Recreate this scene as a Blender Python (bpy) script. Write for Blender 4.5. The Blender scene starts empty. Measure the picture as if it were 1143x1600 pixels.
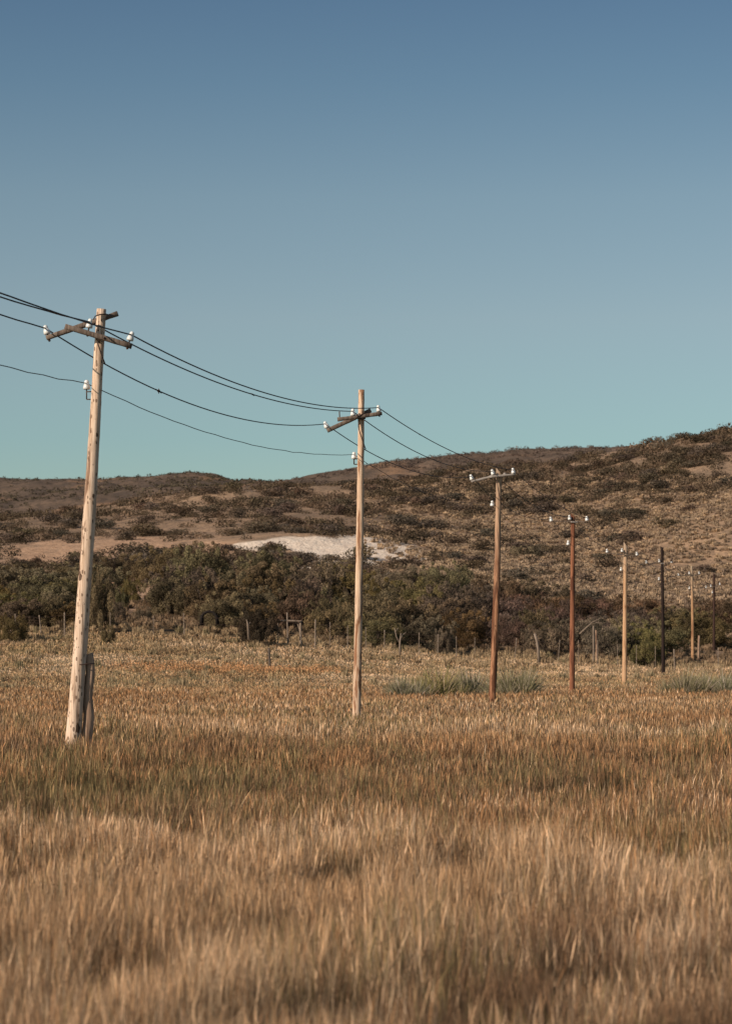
import bpy, math, random
import numpy as np
from mathutils import Vector, noise as mnoise

# ------------------------------------------------------------------ camera, world, sun, exposure
F = 3778.0            # focal length in photograph pixels (85 mm on a 36 mm tall frame of 1600 px)
EYE = 1.65
TILT = math.atan(200.0 / F)
CT, ST = math.cos(TILT), math.sin(TILT)
scene = bpy.context.scene
C = scene.collection

cam_d = bpy.data.cameras.new('camera')
cam = bpy.data.objects.new('camera', cam_d)
C.objects.link(cam)
cam_d.sensor_fit = 'VERTICAL'
cam_d.sensor_height = 36.0
cam_d.sensor_width = 25.7
cam_d.lens = 85.0
cam_d.clip_start = 0.1
cam_d.clip_end = 6000.0
cam_d.dof.use_dof = True
cam_d.dof.focus_distance = 38.0
cam_d.dof.aperture_fstop = 5.0
cam.location = (0, 0, EYE)
cam.rotation_euler = (math.radians(90) + TILT, 0, 0)
scene.camera = cam

SUN_AZ = math.radians(180 + 52)     # clockwise from +Y: behind the camera, to the left
SUN_EL = math.radians(27)
world = bpy.data.worlds.new('World')
scene.world = world
world.use_nodes = True
wn, wl = world.node_tree.nodes, world.node_tree.links
wn.clear()
w_out = wn.new('ShaderNodeOutputWorld')
w_bg = wn.new('ShaderNodeBackground')
w_bg.inputs['Strength'].default_value = 0.10
w_sky = wn.new('ShaderNodeTexSky')
w_sky.sky_type = 'NISHITA'
w_sky.sun_disc = False
w_sky.sun_elevation = SUN_EL
w_sky.sun_rotation = SUN_AZ
w_sky.altitude = 300
w_sky.air_density = 1.0
w_sky.dust_density = 0.6
w_sky.ozone_density = 1.5
w_tint = wn.new('ShaderNodeMix')
w_tint.data_type = 'RGBA'
w_tint.blend_type = 'MULTIPLY'
w_tint.inputs[0].default_value = 1.0
w_tc = wn.new('ShaderNodeTexCoord'); w_sep = wn.new('ShaderNodeSeparateXYZ'); w_m = wn.new('ShaderNodeMath'); w_r = wn.new('ShaderNodeValToRGB')
w_m.operation = 'MULTIPLY'; w_m.inputs[1].default_value = 3.0
wl.new(w_tc.outputs['Generated'], w_sep.inputs[0]); wl.new(w_sep.outputs['Z'], w_m.inputs[0]); wl.new(w_m.outputs[0], w_r.inputs['Fac'])
_e = w_r.color_ramp.elements
_st = [(0.0, (.64, .76, .75)), (.246, (.67, .77, .75)), (.396, (.83, .80, .73)), (.543, (.78, .78, .71)), (.681, (.61, .68, .665)), (.777, (.53, .61, .63)), (1.0, (.62, .64, .64))]
while len(_e) < len(_st): _e.new(.5)
for _k, (_p, _c) in enumerate(_st): _e[_k].position = _p; _e[_k].color = (*_c, 1)
wl.new(w_r.outputs['Color'], w_tint.inputs[7])
wl.new(w_sky.outputs['Color'], w_tint.inputs[6])
wl.new(w_tint.outputs[2], w_bg.inputs['Color'])
wl.new(w_bg.outputs['Background'], w_out.inputs['Surface'])

sun_d = bpy.data.lights.new('sun', 'SUN')
sun_d.energy = 4.7
sun_d.angle = math.radians(0.5)
sun_d.color = (1.0, 0.845, 0.705)
sun = bpy.data.objects.new('sun', sun_d)
C.objects.link(sun)
sd = Vector((math.sin(SUN_AZ) * math.cos(SUN_EL), math.cos(SUN_AZ) * math.cos(SUN_EL), math.sin(SUN_EL)))
sun.rotation_euler = sd.to_track_quat('Z', 'Y').to_euler()
sun.location = (-20, -20, 30)

scene.view_settings.view_transform = 'Standard'
scene.view_settings.look = 'None'
scene.view_settings.exposure = 0.0
scene.view_settings.gamma = 1.0
scene.render.engine = 'CYCLES'
scene.cycles.max_bounces = 5
scene.cycles.diffuse_bounces = 2
scene.cycles.glossy_bounces = 2
scene.cycles.transmission_bounces = 2
scene.cycles.transparent_max_bounces = 4

# ------------------------------------------------------------------ projection helpers (photo pixel + distance -> world point)
def at(px, py, Y):
    v = (800.0 - py) / F
    Z = Y * (ST + v * CT) / (CT - v * ST)
    d = Y * CT + Z * ST
    return Vector(((px - 571.5) / F * d, Y, Z + EYE))
def zpy(py, Y):
    v = (800.0 - np.asarray(py, float)) / F
    return Y * (ST + v * CT) / (CT - v * ST) + EYE
def proj(X, Y, Z):
    Zr = np.asarray(Z) - EYE
    d = Y * CT + Zr * ST
    return 571.5 + F * X / d, 800.0 - F * (-Y * ST + Zr * CT) / d

# ------------------------------------------------------------------ numeric noise
_rs = np.random.RandomState(7)
_perm = _rs.rand(512, 512)
def vnoise(x, y):
    x = np.asarray(x, float); y = np.asarray(y, float)
    xi = np.floor(x).astype(int); yi = np.floor(y).astype(int)
    fx = x - xi; fy = y - yi
    fx = fx * fx * (3 - 2 * fx); fy = fy * fy * (3 - 2 * fy)
    a = _perm[xi % 512, yi % 512]; b = _perm[(xi + 1) % 512, yi % 512]
    c = _perm[xi % 512, (yi + 1) % 512]; d = _perm[(xi + 1) % 512, (yi + 1) % 512]
    return (a * (1 - fx) + b * fx) * (1 - fy) + (c * (1 - fx) + d * fx) * fy
def fbm(x, y, o=4):
    s = 0; a = 0.5; t = 0
    for k in range(o):
        s = s + a * vnoise(x * 2 ** k + 17.3 * k, y * 2 ** k + 5.1 * k); t += a; a *= 0.5
    return s / t
def sstep(a, b, x):
    t = np.clip((x - a) / (b - a), 0, 1)
    return t * t * (3 - 2 * t)

# ------------------------------------------------------------------ terrain height function
PXC = np.array([-900, -400, 0, 150, 300, 450, 600, 750, 860, 960, 1050, 1143, 1600, 2200], float)
GH = 0.38   # grass height carried in the near rows
rows = []
def row_z(Y, zrel): rows.append((Y, np.full(len(PXC), EYE + zrel)))
def row_p(Y, ys): rows.append((Y, zpy(np.array(ys, float), Y)))
row_z(0, -1.27 - GH); row_z(31, -1.27 - GH); row_z(47, -1.47 - GH); row_z(65, -1.60 - GH); row_z(82, -1.70 - GH)
#              -900  -400   0    150  300  450  600  750  860  960 1050 1143 1600 2200
def low(Y, ys): rows.append((Y, zpy(np.array(ys, float), Y) - GH))
low(100, [1050, 1050, 1052, 1054, 1056, 1058, 1060, 1060, 1060, 1060, 1060, 1060, 1060, 1060])
low(118, [1008, 1010, 1014, 1014, 1016, 1022, 1032, 1040, 1044, 1047, 1048, 1048, 1048, 1048])
low(130, [980, 982, 987, 986, 988, 998, 1013, 1022, 1029, 1036, 1041, 1041, 1042, 1042])
row_p(146, [968, 968, 974, 972, 976, 990, 1003, 1012, 1020, 1026, 1034, 1037, 1036, 1036])
row_p(166, [950, 950, 955, 950, 958, 972, 985, 995, 1003, 1010, 1018, 1026, 1030, 1030])
row_p(200, [900, 900, 908, 905, 905, 918, 930, 940, 955, 965, 975, 980, 980, 980])
row_p(240, [862, 862, 876, 870, 868, 874, 884, 888, 893, 900, 905, 905, 880, 870])
row_p(250, [860, 860, 874, 868, 866, 872, 882, 884, 888, 880, 862, 842, 790, 780])
row_p(262, [850, 850, 856, 852, 850, 832, 842, 862, 870, 852, 818, 780, 700, 690])
row_p(290, [845, 845, 845, 842, 838, 828, 836, 850, 858, 856, 834, 806, 735, 720])
row_p(330, [830, 830, 830, 822, 810, 800, 800, 805, 800, 790, 772, 745, 640, 600])
row_p(410, [825, 824, 820, 808, 785, 773, 763, 749, 736, 713, 697, 673, 566, 506])
row_p(460, [840, 840, 836, 826, 808, 790, 776, 762, 748, 724, 706, 682, 580, 520])
row_p(750, [830, 825, 815, 800, 780, 747, 721, 709, 703, 699, 699, 699, 690, 690])
row_p(860, [845, 845, 835, 815, 800, 765, 735, 722, 716, 712, 710, 710, 705, 705])
row_p(1300, [755, 752, 747, 749, 745, 758, 765, 770, 770, 770, 770, 770, 770, 770])
row_p(1500, [765, 765, 765, 765, 765, 772, 780, 780, 780, 780, 780, 780, 780, 780])
row_p(2600, [860, 860, 860, 860, 860, 860, 860, 860, 860, 860, 860, 860, 860, 860])
TY = np.array([r[0] for r in rows], float)
TZ = np.array([r[1] for r in rows])
gY = np.concatenate([np.linspace(0, 10, 5)[:-1], np.geomspace(10, 2600, 620)])
gP = np.linspace(-900, 2200, 500)
GZ = np.zeros((len(gY), len(gP)))
_tmp = np.array([np.interp(gY, TY, TZ[:, j]) for j in range(len(PXC))]).T
# fine detail of the far skyline, px -> y, applied on the 1300 m ridge
for i in range(len(gY)):
    GZ[i] = np.interp(gP, PXC, _tmp[i])
def sm(A, n, ax):
    k = np.ones(n) / n
    P = [(0, 0), (0, 0)]; P[ax] = (n // 2, n // 2)
    B = np.pad(A, P, mode='edge')
    return np.apply_along_axis(lambda m: np.convolve(m, k, 'valid'), ax, B)
GZ = sm(sm(GZ, 5, 0), 5, 0)
GZ = sm(sm(GZ, 13, 1), 13, 1)
knob = np.interp(gP, [-900, 180, 240, 285, 325, 370, 420, 2200], [0, 0, 1.0, 2.4, 2.2, -0.4, 0, 0])
GZ += knob[None, :] * np.exp(-((gY[:, None] - 1300) / 150) ** 2)

def hill_noise(X, Y):
    n = (fbm(X / 7, Y / 7, 3) - .5) * 0.55 * sstep(135, 200, Y)
    n = n + (fbm(X / 45 + 9, Y / 45, 4) - .5) * 3.2 * sstep(240, 420, Y)
    n = n + (np.abs(fbm(X / 22 + 40, Y / 60 + 12, 3) - .5)) * 5.0 * sstep(300, 360, Y)
    n = n + (fbm(X / 130 + 3, Y / 130 + 8, 4) - .5) * 7.0 * sstep(500, 900, Y)
    n = n + (fbm(X / 2.5, Y / 2.5, 2) - .5) * 0.10
    return n
def ground_z(X, Y):
    X = np.asarray(X, float); Y = np.asarray(Y, float)
    px = np.clip(571.5 + F * X / np.maximum(Y, 30), -899.9, 2199.9)
    yy = np.clip(Y, 0, 2599)
    i = np.clip(np.searchsorted(gY, yy, side='right') - 1, 0, len(gY) - 2)
    fy = (yy - gY[i]) / (gY[i + 1] - gY[i])
    pf = (px - gP[0]) / (gP[1] - gP[0])
    j = np.clip(pf.astype(int), 0, len(gP) - 2)
    fx = pf - j
    z = (GZ[i, j] * (1 - fx) + GZ[i, j + 1] * fx) * (1 - fy) + (GZ[i + 1, j] * (1 - fx) + GZ[i + 1, j + 1] * fx) * fy
    return z + hill_noise(X, Y)
def gz(x, y): return float(ground_z(np.array([x]), np.array([y]))[0])

# ------------------------------------------------------------------ mesh helpers
def np_mesh(name, V, faces, col=None, smooth=False):
    """V (n,3); faces: list of integer arrays (m,3) or (m,4)"""
    me = bpy.data.meshes.new(name)
    V = np.ascontiguousarray(V, dtype=np.float32)
    faces = [np.asarray(f, dtype=np.int32) for f in faces if len(f)]
    nl = sum(f.size for f in faces); nf = sum(len(f) for f in faces)
    me.vertices.add(len(V)); me.vertices.foreach_set('co', V.ravel())
    me.loops.add(nl); me.loops.foreach_set('vertex_index', np.concatenate([f.ravel() for f in faces]))
    me.polygons.add(nf)
    tot = np.concatenate([np.full(len(f), f.shape[1], dtype=np.int32) for f in faces])
    st = np.concatenate([[0], np.cumsum(tot)[:-1]]).astype(np.int32)
    me.polygons.foreach_set('loop_start', st)
    me.polygons.foreach_set('loop_total', tot)
    if smooth: me.polygons.foreach_set('use_smooth', np.ones(nf, dtype=bool))
    me.update(calc_edges=True)
    if col is not None:
        a = me.color_attributes.new('tone', 'FLOAT_COLOR', 'POINT')
        c = np.ones((len(V), 4), dtype=np.float32); c[:, :col.shape[1]] = col
        a.data.foreach_set('color', c.ravel())
    return me
def link(name, me, mat=None, parent=None, loc=None):
    o = bpy.data.objects.new(name, me); C.objects.link(o)
    if mat is not None and me is not None and not me.materials: me.materials.append(mat)
    if parent is not None: o.parent = parent
    if loc is not None: o.location = loc
    return o
def tag(o, label=None, cat=None, group=None, kind=None):
    if label: o['label'] = label
    if cat: o['category'] = cat
    if group: o['group'] = group
    if kind: o['kind'] = kind
    return o
def empty(name, loc):
    o = bpy.data.objects.new(name, None); C.objects.link(o); o.location = loc; o.empty_display_size = 0.3
    return o

class MB:
    def __init__(s): s.v = []; s.f3 = []; s.f4 = []; s.n = 0
    def add(s, V, f3=(), f4=()):
        V = np.asarray(V, float)
        s.v.append(V)
        if len(f3): s.f3.append(np.asarray(f3) + s.n)
        if len(f4): s.f4.append(np.asarray(f4) + s.n)
        s.n += len(V)
    def tube(s, pts, rad, seg=8, cap=True, wob=0.0, seed=0, ref=None):
        P = np.asarray([tuple(p) for p in pts], float); n = len(P)
        R = np.asarray(rad, float) if np.ndim(rad) else np.full(n, float(rad))
        T = np.gradient(P, axis=0); T /= np.linalg.norm(T, axis=1)[:, None] + 1e-12
        u = np.array(ref if ref is not None else ((1, 0, 0) if abs(T[0][0]) < .8 else (0, 1, 0)), float)
        V = []
        a = np.linspace(0, 2 * math.pi, seg, endpoint=False)
        rr = np.random.RandomState(seed)
        ph = rr.rand(6) * 6.28
        for k in range(n):
            u = u - T[k] * u.dot(T[k]); u /= np.linalg.norm(u)
            w = np.cross(T[k], u)
            r = R[k] * (1 + wob * (np.sin(a * 2 + ph[0] + k * .13) * .5 + np.sin(a * 3 + ph[1] - k * .21) * .35 + np.sin(a * 5 + ph[2] + k * .37) * .3 + (rr.rand(seg) - .5) * .5))
            V.append(P[k] + np.outer(np.cos(a) * r, u) + np.outer(np.sin(a) * r, w))
        V = np.concatenate(V)
        f4 = []
        for k in range(n - 1):
            for i in range(seg):
                j = (i + 1) % seg
                f4.append((k * seg + i, k * seg + j, (k + 1) * seg + j, (k + 1) * seg + i))
        f3 = []
        if cap:
            V = np.vstack([V, P[0], P[-1]])
            for i in range(seg):
                j = (i + 1) % seg
                f3.append((n * seg, j, i)); f3.append((n * seg + 1, (n - 1) * seg + i, (n - 1) * seg + j))
        s.add(V, f3, f4)
    def beam(s, a, b, w, h, chips=0.0, seed=0, up=(0, 0, 1), n=8):
        """rectangular timber from a to b, slightly bevelled and uneven"""
        a = np.asarray(tuple(a)); b = np.asarray(tuple(b)); t = (b - a); L = np.linalg.norm(t); t /= L
        up = np.asarray(up, float); sd_ = np.cross(t, up); sd_ /= np.linalg.norm(sd_); up = np.cross(sd_, t)
        be = min(w, h) * .18
        prof = [(w/2-be, h/2), (w/2, h/2-be), (w/2, -h/2+be), (w/2-be, -h/2), (-w/2+be, -h/2), (-w/2, -h/2+be), (-w/2, h/2-be), (-w/2+be, h/2)]
        rr = np.random.RandomState(seed); V = []
        for k in range(n + 1):
            q = a + t * L * k / n
            sc = 1 + chips * (rr.rand() - .5)
            for (x, y) in prof:
                V.append(q + sd_ * x * sc * (1 + chips * .5 * (rr.rand() - .5)) + up * y * sc * (1 + chips * .5 * (rr.rand() - .5)))
        f4 = [(k*8+i, k*8+(i+1) % 8, (k+1)*8+(i+1) % 8, (k+1)*8+i) for k in range(n) for i in range(8)]
        f3 = [(0, i + 1, i) for i in range(1, 7)] + [(n*8, n*8+i, n*8+i+1) for i in range(1, 7)]
        s.add(V, f3, f4)
    def lathe(s, base, axis, prof, seg=14):
        base = np.asarray(tuple(base)); ax = np.asarray(tuple(axis), float); ax /= np.linalg.norm(ax)
        u = np.array((1, 0, 0), float); u -= ax * u.dot(ax); u /= np.linalg.norm(u); w = np.cross(ax, u)
        a = np.linspace(0, 2*math.pi, seg, endpoint=False)
        V = np.concatenate([base + ax * z + np.outer(np.cos(a) * r, u) + np.outer(np.sin(a) * r, w) for (r, z) in prof])
        f4 = [(k*seg+i, k*seg+(i+1) % seg, (k+1)*seg+(i+1) % seg, (k+1)*seg+i) for k in range(len(prof)-1) for i in range(seg)]
        s.add(V, (), f4)
    def blob(s, c, r, seed=0):
        rr = np.random.RandomState(seed)
        prof = [(0.001, -r), (r*.7, -r*.7), (r, 0), (r*.7, r*.7), (0.001, r)]
        s.lathe(c, (rr.rand()-.5, rr.rand()-.5, 1), prof, 8)
    def mesh(s, name, origin=None, smooth=False):
        V = np.concatenate(s.v)
        if origin is not None: V = V - np.asarray(tuple(origin))
        fs = []
        if s.f4: fs.append(np.concatenate(s.f4))
        if s.f3: fs.append(np.concatenate(s.f3))
        return np_mesh(name, V, fs, smooth=smooth)

# ------------------------------------------------------------------ materials
def new_mat(name, rough=0.85, spec=0.15):
    m = bpy.data.materials.new(name); m.use_nodes = True
    nt = m.node_tree; b = nt.nodes['Principled BSDF']
    b.inputs['Roughness'].default_value = rough
    b.inputs['Specular IOR Level'].default_value = spec
    return m, nt, b
def nd(nt, t, **kw):
    n = nt.nodes.new(t)
    for k, v in kw.items():
        if k.startswith('i_'): n.inputs[k[2:].replace('_', ' ')].default_value = v
        else: setattr(n, k, v)
    return n
def ramp(nt, src, stops, interp='LINEAR'):
    r = nt.nodes.new('ShaderNodeValToRGB'); r.color_ramp.interpolation = interp
    e = r.color_ramp.elements
    while len(e) < len(stops): e.new(0.5)
    for k, (p, c) in enumerate(stops):
        e[k].position = p
        e[k].color = (c, c, c, 1) if np.ndim(c) == 0 else (*c, 1)
    nt.links.new(src, r.inputs['Fac']); return r.outputs['Color']
def mix(nt, fac, a, b, mode='MIX'):
    n = nt.nodes.new('ShaderNodeMix'); n.data_type = 'RGBA'; n.blend_type = mode
    for sock, v in ((n.inputs[0], fac), (n.inputs[6], a), (n.inputs[7], b)):
        if isinstance(v, bpy.types.NodeSocket): nt.links.new(v, sock)
        elif np.ndim(v) == 0: sock.default_value = v
        else: sock.default_value = (*v, 1)
    return n.outputs[2]
def mathn(nt, op, a, b=0.0):
    n = nt.nodes.new('ShaderNodeMath'); n.operation = op
    for sock, v in ((n.inputs[0], a), (n.inputs[1], b)):
        if isinstance(v, bpy.types.NodeSocket): nt.links.new(v, sock)
        else: sock.default_value = v
    return n.outputs[0]
def tex_noise(nt, vec, scale, detail=4, rough=0.55, dist=0.0):
    n = nt.nodes.new('ShaderNodeTexNoise')
    n.inputs['Scale'].default_value = scale; n.inputs['Detail'].default_value = detail
    n.inputs['Roughness'].default_value = rough; n.inputs['Distortion'].default_value = dist
    if vec is not None: nt.links.new(vec, n.inputs['Vector'])
    return n.outputs['Fac']
def mapping(nt, vec, scale=(1, 1, 1), loc=(0, 0, 0), rot=(0, 0, 0)):
    n = nt.nodes.new('ShaderNodeMapping'); nt.links.new(vec, n.inputs['Vector'])
    n.inputs['Scale'].default_value = scale; n.inputs['Location'].default_value = loc; n.inputs['Rotation'].default_value = rot
    return n.outputs['Vector']

def wood(name, pale, mid, dark, gash=0.55, knots=0.12, seed=0, ztop=None, zspan=(0, 7), rough=0.8, grain=26, gscale=5.0, kscale=8.0):
    m, nt, b = new_mat(name, rough, 0.12)
    co = nt.nodes.new('ShaderNodeTexCoord').outputs['Object']
    v1 = mapping(nt, co, (1, 1, .07), (seed * 3.1, 0, seed))
    v2 = mapping(nt, co, (1, 1, .11), (seed * 1.7 + 4, 2, seed))
    v3 = mapping(nt, co, (1, 1, .5), (seed, seed * 2.3, 0))
    g = tex_noise(nt, v1, grain, 5, .65)
    c = mix(nt, ramp(nt, g, [(.38, 0.0), (.62, 1.0)]), pale, mid)
    big = tex_noise(nt, v2, gscale, 4, .6, .6)
    gm = ramp(nt, big, [(gash, 0.0), (min(gash + .06, .99), 1.0)])
    c = mix(nt, mathn(nt, 'MULTIPLY', gm, .85), c, dark)
    g3 = tex_noise(nt, mapping(nt, co, (1, 1, .025), (seed * 5.3, 1, 2)), 60, 3, .5)
    c = mix(nt, ramp(nt, g3, [(.60, 0.0), (.66, .65)]), c, tuple(x * .7 for x in dark))
    kn = nd(nt, 'ShaderNodeTexVoronoi'); kn.inputs['Scale'].default_value = kscale; nt.links.new(v3, kn.inputs['Vector'])
    kd = mathn(nt, 'ADD', kn.outputs['Distance'], mathn(nt, 'MULTIPLY', tex_noise(nt, v3, 24, 4, .7), .5))
    sep = nd(nt, 'ShaderNodeSeparateColor'); nt.links.new(kn.outputs['Color'], sep.inputs[0])
    k2 = nd(nt, 'ShaderNodeTexVoronoi'); k2.inputs['Scale'].default_value = kscale * 3.4; nt.links.new(mapping(nt, co, (1, 1, .45), (seed * 2.2, 5, 1)), k2.inputs['Vector'])
    sep2 = nd(nt, 'ShaderNodeSeparateColor'); nt.links.new(k2.outputs['Color'], sep2.inputs[0])
    c = mix(nt, mathn(nt, 'MULTIPLY', mathn(nt, 'LESS_THAN', k2.outputs['Distance'], mathn(nt, 'MULTIPLY', mathn(nt, 'SUBTRACT', sep2.outputs[0], .35), knots * 2.6)), .75), c, tuple(x * .5 for x in dark))
    kk = mathn(nt, 'MULTIPLY', mathn(nt, 'LESS_THAN', kd, mathn(nt, 'MULTIPLY', mathn(nt, 'MULTIPLY', sep.outputs[0], ramp(nt, tex_noise(nt, mapping(nt, co, (1, 1, .8), (9, seed, 4)), 2.6, 2), [(.38, .25), (.62, 1.0)])), knots + .44)), .9)
    c = mix(nt, kk, c, tuple(x * .35 for x in dark))
    if ztop is not None:
        sz = nd(nt, 'ShaderNodeSeparateXYZ'); nt.links.new(co, sz.inputs[0])
        zz = mathn(nt, 'ADD', mathn(nt, 'DIVIDE', mathn(nt, 'SUBTRACT', sz.outputs['Z'], zspan[0]), zspan[1] - zspan[0]),
                   mathn(nt, 'MULTIPLY', mathn(nt, 'SUBTRACT', big, .5), .6))
        zf = ramp(nt, zz, [(.0, 0.0), (1.0, 1.0)])
        c2 = mix(nt, ramp(nt, g, [(.4, 0.0), (.62, 1.0)]), ztop, tuple(x * .55 for x in ztop))
        c = mix(nt, zf, c, c2)
    nt.links.new(c, b.inputs['Base Color'])
    bp = nd(nt, 'ShaderNodeBump'); bp.inputs['Strength'].default_value = .6; bp.inputs['Distance'].default_value = .012
    hh = mathn(nt, 'SUBTRACT', mathn(nt, 'SUBTRACT', 1.0, mathn(nt, 'MULTIPLY', g, .7)), mathn(nt, 'ADD', mathn(nt, 'MULTIPLY', gm, .6), kk))
    nt.links.new(hh, bp.inputs['Height']); nt.links.new(bp.outputs['Normal'], b.inputs['Normal'])
    return m

M_ARM = wood('weathered_arm_wood', (.21, .165, .13), (.12, .09, .07), (.06, .04, .03), .6, .06, 5)
M_STUB = wood('grey_brown_stub_wood', (.48, .33, .23), (.32, .21, .14), (.15, .08, .05), .52, .12, 8)
M_FENCE = wood('grey_fence_wood', (.30, .235, .18), (.20, .15, .11), (.12, .09, .07), .62, .05, 2)
M_FENCE_D = wood('dark_fence_wood', (.12, .095, .075), (.08, .06, .05), (.05, .04, .03), .6, .05, 3)
m_, nt_, b_ = new_mat('white_porcelain', .22, .5); b_.inputs['Base Color'].default_value = (.82, .82, .79, 1)
n_ = tex_noise(nt_, nt_.nodes.new('ShaderNodeTexCoord').outputs['Object'], 14, 3)
nt_.links.new(ramp(nt_, n_, [(.35, (.86, .86, .83)), (.7, (.66, .65, .60))]), b_.inputs['Base Color'])
M_PORC = m_
m_, nt_, b_ = new_mat('rusty_iron', .7, .3)
n_ = tex_noise(nt_, nt_.nodes.new('ShaderNodeTexCoord').outputs['Object'], 30, 3)
nt_.links.new(ramp(nt_, n_, [(.35, (.045, .035, .03)), (.7, (.11, .06, .04))]), b_.inputs['Base Color'])
M_IRON = m_
m_, nt_, b_ = new_mat('wire_metal', .6, .3)
n_ = tex_noise(nt_, nt_.nodes.new('ShaderNodeTexCoord').outputs['Object'], 3, 3)
nt_.links.new(ramp(nt_, n_, [(.3, (.018, .022, .024)), (.7, (.035, .038, .038))]), b_.inputs['Base Color'])
M_WIRE = m_
m_, nt_, b_ = new_mat('pale_strap_metal', .5, .4)
n_ = tex_noise(nt_, nt_.nodes.new('ShaderNodeTexCoord').outputs['Object'], 8, 3)
nt_.links.new(ramp(nt_, n_, [(.3, (.33, .29, .25)), (.7, (.22, .19, .165))]), b_.inputs['Base Color'])
M_STRAP = m_

def foliage_mat(name, sat=1.0, transl=0.22, objvar=0.0, tint=(1, 1, 1)):
    m = bpy.data.materials.new(name); m.use_nodes = True; nt = m.node_tree; nt.nodes.clear()
    out = nt.nodes.new('ShaderNodeOutputMaterial')
    at_ = nd(nt, 'ShaderNodeAttribute', attribute_name='tone')
    c = at_.outputs['Color']
    if tint != (1, 1, 1): c = mix(nt, 1.0, c, tint, 'MULTIPLY')
    if objvar:
        oi = nt.nodes.new('ShaderNodeObjectInfo')
        hs = nt.nodes.new('ShaderNodeHueSaturation')
        nt.links.new(c, hs.inputs['Color'])
        r = oi.outputs['Random']
        nt.links.new(mathn(nt, 'ADD', mathn(nt, 'MULTIPLY', r, .05), .475), hs.inputs['Hue'])
        nt.links.new(mathn(nt, 'ADD', mathn(nt, 'MULTIPLY', mathn(nt, 'FRACT', mathn(nt, 'MULTIPLY', r, 7.31)), objvar), 1 - objvar / 2), hs.inputs['Value'])
        nt.links.new(mathn(nt, 'ADD', mathn(nt, 'MULTIPLY', mathn(nt, 'FRACT', mathn(nt, 'MULTIPLY', r, 13.7)), .4), .75), hs.inputs['Saturation'])
        c = hs.outputs['Color']
    d = nt.nodes.new('ShaderNodeBsdfDiffuse'); t = nt.nodes.new('ShaderNodeBsdfTranslucent'); mx = nt.nodes.new('ShaderNodeMixShader')
    nt.links.new(c, d.inputs['Color']); nt.links.new(c, t.inputs['Color'])
    mx.inputs[0].default_value = transl
    nt.links.new(d.outputs[0], mx.inputs[1]); nt.links.new(t.outputs[0], mx.inputs[2]); nt.links.new(mx.outputs[0], out.inputs['Surface'])
    return m
M_GRASS = foliage_mat('dry_grass_blades', transl=.2)
M_LEAF = foliage_mat('thicket_leaves', transl=.12, objvar=.3, tint=(1.0, .94, .88))
M_SHRUB = foliage_mat('hill_shrub_leaves', transl=.2, objvar=.4)
M_TUSS = foliage_mat('tussock_blades', transl=.2, objvar=.3)
m_, nt_, b_ = new_mat('branch_bark', .9, .1)
n_ = tex_noise(nt_, nt_.nodes.new('ShaderNodeTexCoord').outputs['Object'], 6, 4)
nt_.links.new(ramp(nt_, n_, [(.35, (.05, .038, .03)), (.7, (.12, .09, .07))]), b_.inputs['Base Color'])
M_BARK = m_
m_, nt_, b_ = new_mat('black_arch', .9, .1)
n_ = tex_noise(nt_, nt_.nodes.new('ShaderNodeTexCoord').outputs['Object'], 8, 4)
nt_.links.new(ramp(nt_, n_, [(.35, (.012, .010, .010)), (.7, (.03, .024, .02))]), b_.inputs['Base Color'])
M_DARKARCH = m_

# ------------------------------------------------------------------ terrain meshes
def terrain(name, Ys, us, mat):
    U, YY = np.meshgrid(us, Ys)
    X = U * (YY + 12.0)
    Z = ground_z(X, YY)
    px, py = proj(X, np.maximum(YY, 1), Z)
    V = np.stack([X, YY, Z], -1).reshape(-1, 3)
    nr, nc = X.shape
    i = np.arange(nr - 1)[:, None] * nc + np.arange(nc - 1)[None, :]
    F4 = np.stack([i, i + 1, i + nc + 1, i + nc], -1).reshape(-1, 4)
    # exposed soil patches: R white sand, G tan sand, B shrubbiness
    n1 = fbm(X / 6, YY / 6, 4); n2 = fbm(X / 2.2 + 5, YY / 2.2, 3)
    def ell(cx, cy, rx, ry): return 1 - ((px - cx) / rx) ** 2 - ((py - cy) / ry) ** 2
    inr = (YY > 195) & (YY < 330)
    w = np.maximum.reduce([ell(550, 856, 92, 22), ell(612, 865, 52, 15), ell(450, 848, 42, 9), ell(393, 853, 26, 8), ell(560, 880, 80, 22)])
    w = sstep(-.25, .25, w + (n1 - .5) * 2.4 + (n2 - .5) * 1.2) * inr
    g = np.maximum.reduce([ell(105, 862, 110, 13), ell(180, 852, 120, 12), ell(330, 858, 60, 14), ell(60, 868, 60, 16), ell(185, 918, 40, 22), ell(215, 938, 40, 16)])
    g = sstep(-.5, .6, g + (n1 - .5) * 2.4 + (n2 - .5) * 1.2) * .9 * (YY > 150) * (YY < 330)
    far = sstep(430, 520, YY)
    col = np.stack([w, g, far], -1).reshape(-1, 3)
    me = np_mesh(name, V, [F4], col=col, smooth=True)
    return tag(link(name, me, mat), kind='structure')

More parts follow.
